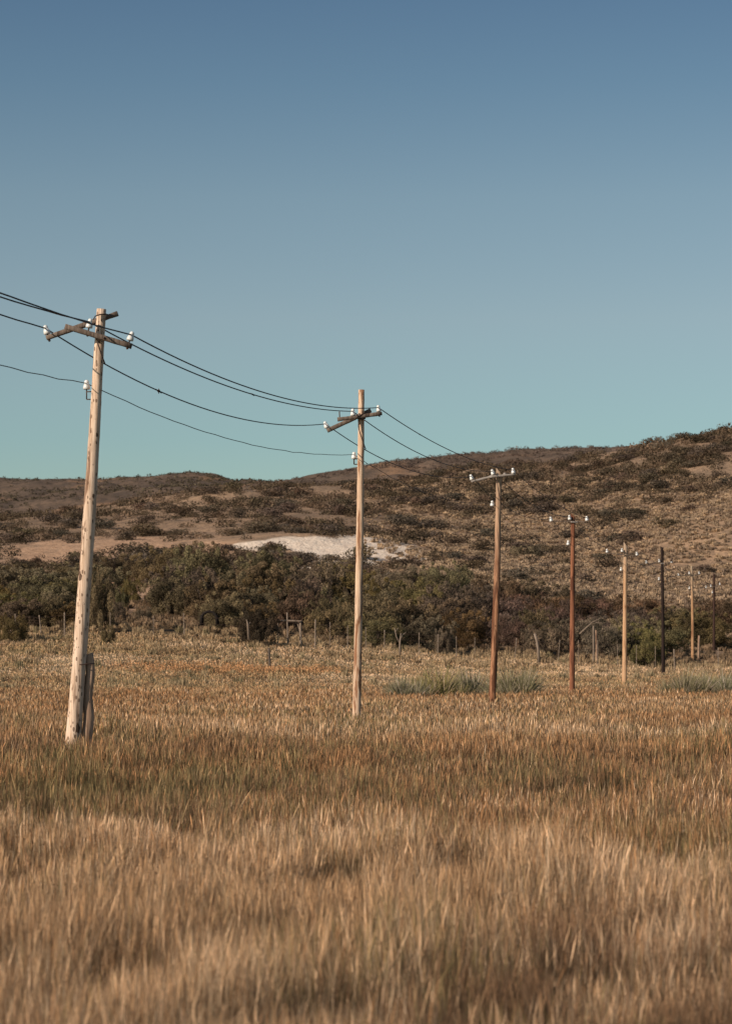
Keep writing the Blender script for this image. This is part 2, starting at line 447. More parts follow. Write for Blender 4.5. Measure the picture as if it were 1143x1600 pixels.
def hills_material():
    m, nt, b = new_mat('dry_hill_soil', .95, .05)
    co = nt.nodes.new('ShaderNodeTexCoord').outputs['Object']
    tone = nd(nt, 'ShaderNodeAttribute', attribute_name='tone').outputs['Color']
    sp = nd(nt, 'ShaderNodeSeparateColor'); nt.links.new(tone, sp.inputs[0])
    W, G, FAR = sp.outputs[0], sp.outputs[1], sp.outputs[2]
    flat = mapping(nt, co, (1, 1, .6))
    n_small = tex_noise(nt, flat, 1.4, 5, .7)
    n_mid = tex_noise(nt, flat, .16, 5, .65)
    n_big = tex_noise(nt, mapping(nt, co, (1, 1, 1), (40, 3, 0)), .035, 4, .6)
    soil = mix(nt, ramp(nt, n_mid, [(.38, 0.0), (.60, 1.0)]), (.26, .185, .125), (.43, .285, .18))
    soil = mix(nt, ramp(nt, n_small, [(.44, 0.0), (.60, .7)]), soil, (.19, .135, .092))
    # mottled low cover on the far slopes
    fb = tex_noise(nt, mapping(nt, co, (1, .35, 1), (3, 9, 0)), .06, 6, .68)
    fs = tex_noise(nt, mapping(nt, co, (1, .5, 1), (13, 9, 0)), .30, 4, .7)
    farc = mix(nt, ramp(nt, fb, [(.40, 0.0), (.64, 1.0)]), (.115, .086, .066), (.21, .145, .10))
    farc = mix(nt, ramp(nt, fs, [(.46, 0.0), (.60, .8)]), farc, (.095, .072, .054))
    farc = mix(nt, ramp(nt, tex_noise(nt, mapping(nt, co, (1, .3, 1), (70, 1, 0)), .03, 5, .6), [(.56, 0.0), (.66, .8)]), farc, (.34, .205, .12))
    c = mix(nt, FAR, soil, farc)
    c = mix(nt, ramp(nt, n_big, [(.45, 0.0), (.75, .35)]), c, (.10, .07, .05))
    sandg = mix(nt, ramp(nt, n_small, [(.35, 0.0), (.65, 1.0)]), (.60, .40, .26), (.40, .235, .14))
    sandw = mix(nt, ramp(nt, tex_noise(nt, mapping(nt, co, (.6, 1, 2.5)), 1.1, 5, .65), [(.3, 0.0), (.7, 1.0)]), (.86, .74, .60), (.70, .56, .43))
    c = mix(nt, G, c, sandg)
    c = mix(nt, W, c, sandw)
    rill = tex_noise(nt, mapping(nt, co, (1.4, .25, .6)), .9, 5, .7, .8)
    c = mix(nt, mathn(nt, 'MULTIPLY', mathn(nt, 'ADD', W, G), ramp(nt, rill, [(.54, 0.0), (.66, .30)])), c, (.30, .20, .13))
    nt.links.new(c, b.inputs['Base Color'])
    bp = nd(nt, 'ShaderNodeBump'); bp.inputs['Strength'].default_value = .7; bp.inputs['Distance'].default_value = .35
    nt.links.new(mathn(nt, 'ADD', n_small, mathn(nt, 'MULTIPLY', fs, 2)), bp.inputs['Height']); nt.links.new(bp.outputs['Normal'], b.inputs['Normal'])
    return m
def field_material():
    m, nt, b = new_mat('straw_littered_soil', .95, .05)
    co = nt.nodes.new('ShaderNodeTexCoord').outputs['Object']
    n1 = tex_noise(nt, co, 9, 5, .7); n2 = tex_noise(nt, co, .12, 4)
    c = mix(nt, ramp(nt, n1, [(.35, 0.0), (.68, 1.0)]), (.055, .038, .022), (.17, .115, .062))
    c = mix(nt, ramp(nt, n2, [(.4, 0.0), (.6, .5)]), c, (.10, .08, .045))
    nt.links.new(c, b.inputs['Base Color'])
    return m
M_HILL = hills_material(); M_FIELD = field_material()
us_in = np.linspace(-.30, .30, 560)
us_l = -np.geomspace(.305, 1.9, 40)[::-1]; us_r = np.geomspace(.305, 1.9, 40)
US = np.concatenate([us_l, us_in, us_r])
YF = np.concatenate([np.linspace(-10, 8, 10)[:-1], np.geomspace(8, 150, 150)])
YH = np.concatenate([np.linspace(150, 480, 300)[:-1], np.geomspace(480, 2500, 200)])
terrain('ground', YF, US, M_FIELD)
terrain('hills', YH, US, M_HILL)

# ------------------------------------------------------------------ grass
R = np.random.RandomState(11)
PAL = {
    'tan':    [(.41, .28, .165), (.49, .34, .205), (.33, .22, .13)],
    'pale':   [(.70, .52, .35), (.78, .60, .42), (.60, .43, .28)],
    'orange': [(.36, .215, .115), (.44, .26, .135), (.29, .17, .092)],
    'green':  [(.20, .165, .085), (.25, .20, .105), (.15, .13, .068)],
    'brown':  [(.24, .16, .10), (.31, .205, .128), (.175, .115, .074)],
    'sage':   [(.45, .33, .19), (.52, .38, .225), (.34, .255, .145)],
}
PAL['rust'] = [(.56, .32, .17), (.62, .36, .19), (.48, .27, .14)]
KEYS = list(PAL)
PALA = np.array([PAL[k] for k in KEYS])     # 6,3,3
def grass_weights(X, Y):
    """which grasses grow where in the meadow; nearest zone browned for lens vignetting"""
    n1 = fbm(X / 3.0, Y / 5.0, 3); n2 = fbm(X / 1.2 + 31, Y / 2.4 + 7, 3); n3 = fbm(X / 7 + 3, Y / 9 + 50, 3)
    n4 = fbm(X / 4.5 + 61, Y / 4 + 23, 3)
    Yd = Y * (1 + (n3 - .5) * .55 + (n4 - .5) * .35)
    B = lambda a, b, s: sstep(a - s, a + s, Yd) * (1 - sstep(b - s, b + s, Yd))
    w = {}
    L = sstep(1.5, -3.5, X + (n1 - .5) * 3)         # left side
    near = B(-50, 10.0, 1.3); palez = B(10.0, 16.5, 2.2); greenz = B(16, 25, 3.0); midz = B(25, 46, 7); orangez = B(46, 92, 6); sagez = B(90, 119, 5); bank = B(119, 400, 4)
    n5 = fbm(X / 2.2 + 77, Y / 7 + 13, 3); n6 = fbm(X / 5.5 + 19, Y / 3.2 + 91, 3)
    w['tan'] = .40 * near + .6 * palez + .50 * greenz + .45 * midz + .38 * orangez + .45 * sagez + .35 * bank
    w['pale'] = .12 * near + 1.5 * palez * 1.7 + .22 * greenz + .12 * midz + .06 * orangez + .18 * sagez + .55 * bank
    w['orange'] = .25 * near + .12 * palez + .28 * greenz + .42 * midz + .62 * orangez + .14 * sagez
    w['green'] = .10 * near + .08 * palez + (.20 + .26 * L) * greenz + .15 * midz + .06 * orangez + .06 * sagez
    w['brown'] = 1.0 * near + .10 * palez + .42 * greenz + .45 * midz + .38 * orangez + .18 * sagez + .05 * bank  # heavy near brown: lens vignetting painted into the grass colour
    w['sage'] = .05 * near + .05 * palez + .18 * greenz + .10 * midz + .10 * orangez + .75 * sagez + .15 * bank
    w['green'] = w['green'] * (sstep(.42, .70, n2) * 2.4 + .12)
    w['brown'] = w['brown'] * (sstep(.44, .62, n1) * 2.6 + .25)
    w['pale'] = w['pale'] * (sstep(.40, .62, n6) * 3.0 + .12)
    w['orange'] = w['orange'] * (sstep(.38, .60, n3) * 1.6 + .25)
    w['tan'] = w['tan'] * (sstep(.38, .60, n5) * 1.3 + .5)
    w['sage'] = w['sage'] * (sstep(.35, .6, n2) * 1.3 + .35)
    pxs = 571.5 + F * X / Y
    strip = 2.2 * np.exp(-((Y - 109 - (n1 - .5) * 4) / 2.4) ** 2) * sstep(150, 230, pxs) * (1 - sstep(480, 560, pxs))
    w['rust'] = 4 * strip + .05 * orangez
    W = np.stack([w[k] for k in KEYS], -1)
    return W / W.sum(-1, keepdims=True), n1, n2, n4

def grass_band(Y0, Y1, count, margin, wpx, hmin, hmax):
    # sample Y so that density per area ~ 1/Y^1.2
    y = np.exp(R.uniform(np.log(Y0), np.log(Y1), int(count * 1.0)))
    X = (R.rand(len(y)) * 2 - 1) * (.153 * y + margin)
    y = y + R.uniform(-.2, .2, len(y))
    # gather into clumps
    cx = np.floor(X / .33 + 100) ; cy = np.floor(y / .33)
    hsh = np.sin(cx * 12.9898 + cy * 78.233) * 43758.5453; hsh = hsh - np.floor(hsh)
    W, n1, n2, n4 = grass_weights(X, y)
    cw = np.cumsum(W, -1)
    hw = np.interp(y, [20, 60], [.40, .12]); r = (R.rand(len(y)) * (1 - hw) + hsh * hw)[:, None]
    k = np.clip((r > cw).sum(-1), 0, len(KEYS) - 1)
    v = R.randint(0, 3, len(y))
    base_c = PALA[k, v] * (1 + R.uniform(-.45, .42, len(y)) * np.interp(y, [35, 80], [1, .3]))[:, None]
    dk = (R.rand(len(y)) < np.where(y > 80, .03, .14))[:, None]
    base_c = np.where(dk, base_c * np.array([[.38, .40, .42]]), base_c)
    N = len(y)
    hf = (.62 + .75 * fbm(X / .9 + 11, y / .9 + 4, 2)) * (1 + np.interp(y, [20, 60], [.5, .2]) * (hsh - .5))
    H = R.uniform(hmin, hmax, N) * hf
    H = np.where(k == 4, H * .85, H); H = np.where(k == 3, H * 1.02, H)
    H *= np.where((y > 85) & (y < 119), .85, 1)
    Wd = np.maximum(.0018, wpx * y / 2416.) * R.uniform(.6, 1.35, N)
    z = ground_z(X, y)
    az = R.uniform(0, 2 * math.pi, N)
    lean_az = R.uniform(-3.14, 3.14, N) * .8 + .2       # breeze from the left
    lean = np.abs(R.normal(.04, .11, N)) * H * 1.2
    dx = np.cos(lean_az) * lean; dy = np.sin(lean_az) * lean
    # blades mostly show their flat side, any direction
    ax_, ay_ = np.cos(az) * Wd / 2, np.sin(az) * Wd / 2
    P0 = np.stack([X, y, z], -1)
    V = np.zeros((N, 7, 3), np.float32)
    side = np.stack([ax_, ay_, 0 * ax_], -1)
    bow = R.normal(0, .05, (N, 2)) * H[:, None]
    def along(t): return P0 + np.stack([dx * t ** 1.8 + bow[:, 0] * math.sin(t * 3.1), dy * t ** 1.8 + bow[:, 1] * math.sin(t * 3.1), H * t], -1)
    head = np.where(R.rand(N) < .5, R.uniform(.9, 1.35, N), .5)[:, None]
    V[:, 0] = P0 - side * .45; V[:, 1] = P0 + side * .45
    a_ = along(.70); V[:, 2] = a_ - side * .42; V[:, 3] = a_ + side * .42
    a_ = along(.86); V[:, 4] = a_ - side * head; V[:, 5] = a_ + side * head
    V[:, 6] = along(1.0)
    leafy = np.isin(k, [3, 5])[:, None]
    stalk = base_c * np.where(leafy, np.array([[.9, .95, .9]]), np.array([[.54, .58, .56]]))
    headc = np.where(head > .9, base_c * np.array([[1.36, 1.22, 1.08]]), base_c * 1.05)
    Cc = np.zeros((N, 7, 3), np.float32)
    for q in (0, 1): Cc[:, q] = stalk * .95
    for q in (2, 3): Cc[:, q] = stalk
    for q in (4, 5, 6): Cc[:, q] = headc
    i = np.arange(N)[:, None] * 7
    F4 = np.concatenate([np.concatenate([i, i + 1, i + 3, i + 2], -1), np.concatenate([i + 2, i + 3, i + 5, i + 4], -1)])
    F3 = np.concatenate([i + 4, i + 5, i + 6], -1)
    return V.reshape(-1, 3), F4, F3, Cc.reshape(-1, 3)
bands = [grass_band(5.5, 12, 400000, 1.2, .62, .22, .52), grass_band(12, 22, 480000, 1.5, .60, .22, .48), grass_band(22, 45, 440000, 2.0, .62, .22, .45),
         grass_band(45, 85, 300000, 3.0, .72, .22, .42), grass_band(85, 131, 220000, 5.0, .68, .18, .34)]
def join_bands(bs):
    Vs, F4s, F3s, Cs = [], [], [], []; n = 0
    for V, F4, F3, Cc in bs:
        Vs.append(V); F4s.append(F4 + n); F3s.append(F3 + n); Cs.append(Cc); n += len(V)
    return np.concatenate(Vs), np.concatenate(F4s), np.concatenate(F3s), np.concatenate(Cs)
V, F4, F3, Cc = join_bands(bands)
g = link('meadow_grass', np_mesh('meadow_grass', V, [F4, F3], col=Cc), M_GRASS)
tag(g, 'dry tan and rust brown meadow grass with green patches covering the foreground', 'grass', kind='stuff')
del V, F4, F3, Cc, bands

# bunch grass: cushions of short blades
def cushions(XX, YY, rad, hgt, nb, wpx, cols, wfix=None):
    N = len(XX); T = N * nb
    X = np.repeat(XX, nb); Y = np.repeat(YY, nb); r = np.repeat(rad, nb); h = np.repeat(hgt, nb)
    base = np.repeat(cols, nb, axis=0) * R.uniform(.82, 1.2, T)[:, None]
    a = R.uniform(0, 6.283, T); q = np.sqrt(R.rand(T)) * .6
    out = R.uniform(.1, 1.0, T)
    Z = ground_z(XX, YY); Z = np.repeat(Z, nb)
    x0 = X + np.cos(a) * q * r * .6; y0 = Y + np.sin(a) * q * r * .6
    el = np.sqrt(np.maximum(0.08, 1 - out ** 2 * .85))
    x1 = X + np.cos(a) * out * r; y1 = Y + np.sin(a) * out * r; z1 = Z + h * el * R.uniform(.75, 1.1, T)
    w = np.maximum(wpx * Y / 2416., .004) * R.uniform(.7, 1.4, T) if wfix is None else wfix
    b = R.uniform(0, 6.283, T)
    sx, sy = np.cos(b) * w / 2, np.sin(b) * w / 2
    V = np.zeros((T, 4, 3), np.float32)
    V[:, 0] = np.stack([x0 - sx * .5, y0 - sy * .5, Z - .03], -1)
    V[:, 1] = np.stack([(x0 + x1) / 2 - sx, (y0 + y1) / 2 - sy, Z + (z1 - Z) * .62], -1)
    V[:, 2] = np.stack([(x0 + x1) / 2 + sx, (y0 + y1) / 2 + sy, Z + (z1 - Z) * .62], -1)
    V[:, 3] = np.stack([x1, y1, z1], -1)
    i = np.arange(T)[:, None] * 4
    F3 = np.concatenate([np.concatenate([i, i + 2, i + 1], -1), np.concatenate([i + 1, i + 2, i + 3], -1)])
    return V.reshape(-1, 3), F3, np.repeat(base, 4, axis=0)
def rand_cols(n, opts, probs):
    o = np.array(opts); k = R.choice(len(o), n, p=probs); return o[k] * R.uniform(.8, 1.2, n)[:, None]
n = 5200
y = R.uniform(84, 178, n); X = R.uniform(-1, 1, n) * (.155 * y + 6)
keep = ~((y < 119) & (R.rand(n) < .85)); X, y = X[keep], y[keep]
rad = R.uniform(.18, .5, len(y)) ; hg = rad * R.uniform(.7, 1.0, len(y)) + .1
cols = np.where((y > 119)[:, None], rand_cols(len(y), [(.50, .37, .22), (.44, .315, .185), (.36, .255, .15), (.30, .24, .135)], [.35, .35, .2, .1]),
                rand_cols(len(y), [(.42, .32, .19), (.33, .26, .155), (.40, .26, .15), (.24, .20, .115)], [.35, .35, .15, .15]))
bk = (y > 139)[:, None]; cols = np.where(bk, rand_cols(len(y), [(.30, .21, .13), (.23, .165, .105), (.36, .25, .155)], [.4, .35, .25]), cols * .93)
V, F3, Cc = cushions(X, y, rad, hg, 60, .75, cols)
g = link('bunch_grass', np_mesh('bunch_grass', V, [F3], col=Cc), M_GRASS)
tag(g, 'pale straw coloured bunch grass cushions on the bank in front of the thicket', 'grass', kind='stuff')
# hill bunch grass
n = 36000
y = R.uniform(180, 400, n); X = R.uniform(-.06, .165, n) * y * 1.1
pxx, pyy = proj(X, y, ground_z(X, y))
keep = (pxx > 640 + (R.rand(n) - .5) * 200) & (pyy > 745); X, y = X[keep], y[keep]
rad = R.uniform(.25, .7, len(y)); hg = rad * R.uniform(.5, .8, len(y))
cols = rand_cols(len(y), [(.31, .23, .155), (.26, .19, .13), (.38, .275, .175), (.19, .14, .10)], [.3, .25, .25, .2])
cols = cols * 1.32
V, F3, Cc = cushions(X, y, rad, hg, 24, 1.15, cols)
g = link('hillside_grass', np_mesh('hillside_grass', V, [F3], col=Cc), M_GRASS)
tag(g, 'fine tan tufts of dry grass covering the lower right hillside', 'grass', kind='stuff')

# ------------------------------------------------------------------ leafy shrub meshes
def leaf_cloud(rs, centres, radii, n_per, size, cols, upness=.3, squash=.85, thin=1.0):
    """leaf quads spread over lumps; returns V,F4,C"""
    T = sum(n_per)
    cen = np.repeat(np.array(centres), n_per, axis=0); rad = np.repeat(np.array(radii), n_per)
    d = rs.normal(size=(T, 3)); d /= np.linalg.norm(d, axis=1)[:, None]
    q = rs.uniform(.55, 1.08, T) ** .7
    P = cen + d * (rad * q)[:, None] * np.array([1, 1, squash])
    nrm = d + rs.normal(size=(T, 3)) * .7; nrm /= np.linalg.norm(nrm, axis=1)[:, None]
    t = np.cross(nrm, rs.normal(size=(T, 3))); t[:, 2] += upness; t /= np.linalg.norm(t, axis=1)[:, None]
    s = np.cross(nrm, t); s /= np.linalg.norm(s, axis=1)[:, None] + 1e-9
    L = size * rs.uniform(.6, 1.5, T)[:, None]; Wd = L * .5 * thin
    V = np.stack([P - t * L * .5, P + s * Wd * .5, P + t * L * .6, P - s * Wd * .5], 1)
    lc = np.repeat(np.array(cols), n_per, axis=0) * rs.uniform(.6, 1.45, T)[:, None]
    i = np.arange(T)[:, None] * 4
    return V.reshape(-1, 3), np.concatenate([i, i + 1, i + 2, i + 3], -1), np.repeat(lc, 4, axis=0)

OLIVE = [(.115, .092, .052), (.15, .12, .068), (.085, .070, .042), (.20, .16, .088)]
DRY = [(.17, .12, .082), (.13, .095, .066), (.21, .15, .10), (.11, .085, .058)]
LIGHT = [(.17, .145, .072), (.14, .12, .062), (.21, .17, .085)]
def crown_mesh(name, seed, palette, nl=60, leaves=420, size=.034, twiggy=False):
    """crown roughly 2 wide, 1.0 high, base at z=0 (unit size, scaled per bush)"""
    rs = np.random.RandomState(seed)
    cs, rr, nn, cc = [], [], [], []
    for k in range(nl):
        a = rs.uniform(0, 6.283); q = math.sqrt(rs.rand()) * .82
        top = (.55 + .42 * math.sqrt(max(0, 1 - q * q)) + rs.uniform(-.12, .08))
        z = rs.uniform(.12, 1) ** .6 * top - .1
        r = rs.uniform(.11, .22)
        cs.append((math.cos(a) * q, math.sin(a) * q, max(.1, z))); rr.append(r); nn.append(int(leaves * (r / .17) ** 2)); cc.append(np.array(palette[rs.randint(len(palette))]) * rs.uniform(.8, 1.25))
    for k in range(16):      # stray sprays that break up the outline
        a = rs.uniform(0, 6.283); q = rs.uniform(.3, 1.0)
        cs.append((math.cos(a) * q, math.sin(a) * q, .62 + .5 * math.sqrt(max(0, 1 - q * q)) * rs.uniform(.6, 1.0))); rr.append(rs.uniform(.05, .1)); nn.append(int(leaves * .35)); cc.append(palette[-1])
    return np_mesh(name, *(lambda V, F, Cc: (V, [F]))(*(res := leaf_cloud(rs, cs, rr, nn, size, cc, upness=.9 if twiggy else .3, thin=.35 if twiggy else 1.0))), col=res[2])
def branch_mesh(name, seed):
    rs = np.random.RandomState(seed); mb = MB()
    for k in range(9):
        a = rs.uniform(0, 6.283); q = rs.uniform(.25, .8); p = []
        for t in np.linspace(0, 1, 6):
            p.append((math.cos(a) * q * t ** 1.2 + rs.uniform(-.03, .03), math.sin(a) * q * t ** 1.2 + rs.uniform(-.03, .03), -.08 + t * rs.uniform(.7, .85)))
        mb.tube(p, np.linspace(.028, .008, 6), 5, seed=seed + k)
    return mb.mesh(name)
CROWNS = {'olive': [crown_mesh('bush_crown', 100 + k, OLIVE) for k in range(5)],
          'dry': [crown_mesh('bush_crown', 200 + k, DRY, size=.085, leaves=130, twiggy=True) for k in range(3)],
          'dark': [crown_mesh('bush_crown', 350, [(.060, .048, .034), (.080, .062, .042), (.05, .042, .03)])],
          'light': [crown_mesh('bush_crown', 300 + k, LIGHT) for k in range(2)]}
for L_ in CROWNS.values():
    for me in L_: me.materials.append(M_LEAF)
BRANCH = [branch_mesh('bush_branches', 400 + k) for k in range(3)]
for me in BRANCH: me.materials.append(M_BARK)
rb = random.Random(5)
ORD = ['first', 'second', 'third', 'fourth', 'fifth', 'sixth', 'seventh', 'eighth', 'ninth', 'tenth', 'eleventh', 'twelfth', 'thirteenth', 'fourteenth', 'fifteenth', 'sixteenth', 'seventeenth', 'eighteenth', 'nineteenth', 'twentieth', 'twenty first', 'twenty second', 'twenty third', 'twenty fourth']
def bush(px, topy, wpx, Y, kind, label, group='bushes of the dark thicket'):
    p = at(px, 1000, Y); x = p.x; z0 = gz(x, Y)
    h = float(zpy(topy, Y)) - z0
    if h < .5: h = .5
    w = wpx * Y / F / 2
    o = empty('thicket_bush', (x, Y, z0 - .05)); tag(o, label, 'bush', group)
    c = link('crown', rb.choice(CROWNS[kind]), parent=o); c.scale = (w, w * rb.uniform(.8, 1.0), h * .92)
    b = link('branches', rb.choice(BRANCH), parent=o); b.scale = (w * .9, w * .8, h)
    rz = rb.uniform(0, 6.28); c.rotation_euler = (0, 0, rz); b.rotation_euler = (0, 0, rz)
    return o
TOPX = [-150, 0, 30, 60, 100, 130, 165, 200, 240, 280, 320, 360, 400, 450, 480, 520, 560, 600, 640, 680, 720, 760, 800, 850, 900, 950, 1000, 1050, 1100, 1143, 1250]
TOPY = [865, 868, 882, 888, 876, 868, 866, 856, 848, 840, 836, 852, 858, 864, 862, 874, 888, 892, 880, 874, 884, 900, 908, 912, 920, 928, 936, 944, 938, 930, 925]
BOTX = [-150, 0, 130, 200, 240, 330, 400, 460, 520, 580, 640, 700, 780, 860, 940, 1000, 1060, 1143, 1250]
BOTY = [962, 964, 972, 950, 962, 974, 984, 974, 980, 992, 998, 1004, 1000, 998, 1002, 1008, 1018, 1026, 1030]
rowdefs = [('front', 141, .40, 66), ('second', 151, .58, 72), ('middle', 163, .76, 80), ('fourth', 177, .90, 80), ('rearmost', 193, 1.0, 74)]
for ri, (rn, Y, gfr, sp) in enumerate(rowdefs):
    idx = 0
    px = -60 + ri * 23
    while px < 1215:
        pxj = px + rb.uniform(-.25, .25) * sp
        px += sp * rb.uniform(.8, 1.15)
        top = np.interp(pxj, TOPX, TOPY); bot = np.interp(pxj, BOTX, BOTY)
        if 150 < pxj < 262 and ri < 3: continue
        if 150 < pxj < 258 and ri == 3: continue
        if pxj > 1035 and ri < 3: continue          # open sandy gap right of the first pole
        if 400 < pxj < 500 and ri == 0: continue         # gateway
        if pxj > 1010 and ri == 0 and rb.random() < .4: continue
        ty = bot - gfr * (bot - top) + rb.uniform(-7, 9)
        kind = 'olive'
        if pxj > 730: kind = rb.choice(['dry', 'dry', 'olive', 'light'])
        if 780 < pxj < 960 and ri < 3: kind = 'dry'
        if pxj > 1060: kind = rb.choice(['olive', 'dry', 'olive'])
        if pxj < 700 and rb.random() < .13: kind = rb.choice(['dry', 'light'])
        if pxj < -20 or pxj > 1165:
            lab = '%s bush at the %s edge of the view, %s row of the thicket' % ({'olive': 'dark olive', 'dry': 'brown twiggy', 'light': 'lighter green'}[kind], 'left' if pxj < 0 else 'right', rn)
        else:
            lab = '%s bush, %s from the left in the %s row of the thicket' % ({'olive': 'dark olive leafy', 'dry': 'brown bare twigged', 'light': 'lighter olive green'}[kind], ORD[min(idx, 23)], rn)
            idx += 1
        bush(pxj, ty, sp * rb.uniform(1.35, 1.75), Y + rb.uniform(-4, 4), kind, lab)
bush(402, 946, 72, 127, 'dark', 'dark rounded bush standing out onto the pale bank left of the gate')
bush(158, 884, 58, 136, 'olive', 'dark upright bush just right of the first pole beside the sandy gap')
bush(20, 955, 60, 126, 'light', 'low light green bush beside the fence at the far left')
bush(168, 974, 26, 124, 'light', 'small bright green bush on the bank right of the first pole')
bush(205, 900, 40, 172, 'light', 'small pale green bush in the sandy gap')
bush(186, 938, 30, 150, 'dry', 'small brown bush at the bottom of the sandy gap')
bush(222, 945, 34, 148, 'light', 'small olive bush at the right of the sandy gap')
bush(190, 915, 26, 163, 'light', 'small olive bush in the middle of the sandy gap')
bush(240, 925, 46, 160, 'dry', 'small brown bush low in the sandy gap')
bush(693, 978, 36, 132, 'olive', 'low black green bush on the bank behind the thin fence posts')
bush(1012, 985, 70, 132, 'light', 'low green bush left of the black pole foot')

# ------------------------------------------------------------------ hill shrubs
def small_shrub(name, seed, palette, n=420):
    rs = np.random.RandomState(seed); cs, rr, nn, cc = [], [], [], []
    for k in range(9):
        a = rs.uniform(0, 6.283); q = math.sqrt(rs.rand()) * .6
        cs.append((math.cos(a) * q, math.sin(a) * q, rs.uniform(.15, .6))); rr.append(rs.uniform(.25, .42)); nn.append(n // 9 * 2); cc.append(palette[rs.randint(len(palette))])
    V, F_, Cc = leaf_cloud(rs, cs, rr, nn, .10, cc, squash=.8)
    me = np_mesh(name, V, [F_], col=Cc); me.materials.append(M_SHRUB); return me
HSH = [(.094, .073, .051), (.118, .090, .062), (.075, .060, .044), (.155, .114, .078)]
SHR = [small_shrub('hill_shrub', 500 + k, HSH) for k in range(6)]
def shrub_density(px, py, X, Y):
    d = np.zeros_like(px)
    n = fbm(X / 6 + 2, Y / 9 + 3, 3); n2 = fbm(X / 30, Y / 40 + 9, 2)
    up = (py < np.where(px > 930, 770 + (1143 - px) * .28, 806 + (n2 - .5) * 40))
    d = np.where(up, sstep(.38, .60, n) * .68 + .17, .03 + .25 * sstep(.6, .7, n))
    left = px < 640
    d = np.where(left, sstep(.42, .60, n) * np.where(px < 400, .22, .60) + np.where(px < 400, .05, .14), d)
    d = np.where((px > 880) & up & (Y > 285), np.minimum(d * 1.25, 1), d)
    d = np.where((px > 930) & (py > 775 + (1143 - px) * .28 - 5), .04, d)
    # sand stays bare
    for (cx, cy, rx, ry) in [(500, 852, 105, 17), (585, 864, 70, 18), (440, 848, 45, 11), (100, 862, 100, 15), (175, 852, 85, 12), (398, 858, 36, 10), (335, 858, 50, 10)]:
        e_ = ((px - cx) / rx) ** 2 + ((py - cy) / ry) ** 2 + (vnoise(X / 2, Y / 2) - .5) * .8
        d = np.where(e_ < .45, .012, np.where(e_ < 1, np.minimum(d, .12), d))
    return d
n = 26000
y = 205 + 215 * R.rand(n) ** .85; X = R.uniform(-.175, .175, n) * y
zz = ground_z(X, y); pxx, pyy = proj(X, y, zz)
ok = R.rand(n) < shrub_density(pxx, pyy, X, y) * .38
X, y, zz, pxx, pyy = X[ok], y[ok], zz[ok], pxx[ok], pyy[ok]
rad = R.gamma(2.4, .32, len(X)) + .40; rad = np.clip(rad, .42, 2.2)
big = np.argsort(-(rad / y) * ((pxx > 0) & (pxx < 1143)))[:290]
isb = np.zeros(len(X), bool); isb[big] = True
for i in big:
    o = link('hill_shrub', SHR[rb.randrange(6)])
    o.location = (X[i], y[i], zz[i] - .1); o.scale = (rad[i] * 1.3, rad[i] * 1.1, rad[i] * rb.uniform(.65, .9)); o.rotation_euler = (0, 0, rb.uniform(0, 6.28))
    if pxx[i] < 380: lab = 'dark low shrub on the slope above the tan sand at left'
    elif pxx[i] < 700: lab = 'dark low shrub on the slope around the white sand bank'
    elif pyy[i] < 745: lab = 'dark shrub high up near the crest of the right hill'
    elif pyy[i] < 800: lab = 'dark rounded shrub halfway up the tan right hill'
    else: lab = 'dark low shrub among grass low on the right hill'
    tag(o, lab, 'shrub', 'dark shrubs dotted over the hillside')
for (sx, sy, w, lab) in [(1075, 800, 20, 'large round dark shrub on the grassy spur at far right'), (1026, 812, 11, 'small round dark shrub left of the large one on the grassy spur'),
                         (985, 838, 20, 'wide dark green shrub above the fifth pole'), (958, 848, 13, 'dark green shrub just left above the fifth pole'), (1108, 782, 14, 'dark shrub on the crest of the grassy spur at right edge')]:
    # walk outwards until the ground meets this line of sight
    for Y in np.arange(200, 420, 1.0):
        p = at(sx, sy, Y)
        if gz(p.x, Y) >= p.z: break
    r = w * Y / F
    o = link('hill_shrub', SHR[rb.randrange(6)]); o.location = (p.x, Y, gz(p.x, Y) - .1); o.scale = (r, r, r * .75)
    tag(o, lab, 'shrub', 'dark shrubs dotted over the hillside')
def shrub_field(X, Y, Z, rad, nl, cols, size):
    N = len(X); T = N * nl
    d = R.normal(size=(T, 3)); d /= np.linalg.norm(d, axis=1)[:, None]; d[:, 2] = np.abs(d[:, 2])
    r = np.repeat(rad, nl)
    P = np.stack([np.repeat(X, nl), np.repeat(Y, nl), np.repeat(Z, nl)], -1) + d * (r * R.uniform(.5, 1.05, T))[:, None] * np.array([1.1, 1.0, .75])
    nrm = d + R.normal(size=(T, 3)) * .6; nrm /= np.linalg.norm(nrm, axis=1)[:, None]
    t = np.cross(nrm, R.normal(size=(T, 3))); t /= np.linalg.norm(t, axis=1)[:, None] + 1e-9
    s = np.cross(nrm, t)
    L = (r * size * R.uniform(.6, 1.4, T))[:, None]
    V = np.stack([P - t * L * .5 - s * L * .35, P + s * L * .45, P + t * L * .6], 1)
    c = np.repeat(cols, nl, axis=0) * R.uniform(.6, 1.4, T)[:, None]
    return V.reshape(-1, 3), np.arange(T * 3).reshape(-1, 3), np.repeat(c, 3, axis=0)
m = ~isb
cols = rand_cols(m.sum(), HSH + [(.22, .155, .11), (.17, .12, .085)], [.18, .24, .10, .20, .14, .14])
V, F3, Cc = shrub_field(X[m], y[m], zz[m], rad[m], 110, cols, .19)
g = link('hillside_scrub', np_mesh('hillside_scrub', V, [F3], col=Cc), M_SHRUB)
tag(g, 'countless small dark brown shrubs peppered over the near hill', 'scrub', kind='stuff')
n = 22000
y = R.uniform(430, 800, n); X = R.uniform(-.17, .17, n) * y
den = sstep(.38, .6, fbm(X / 22, y / 45, 3)) * .8 + .12
ok = R.rand(n) < den * .22; X, y = X[ok], y[ok]; zz = ground_z(X, y)
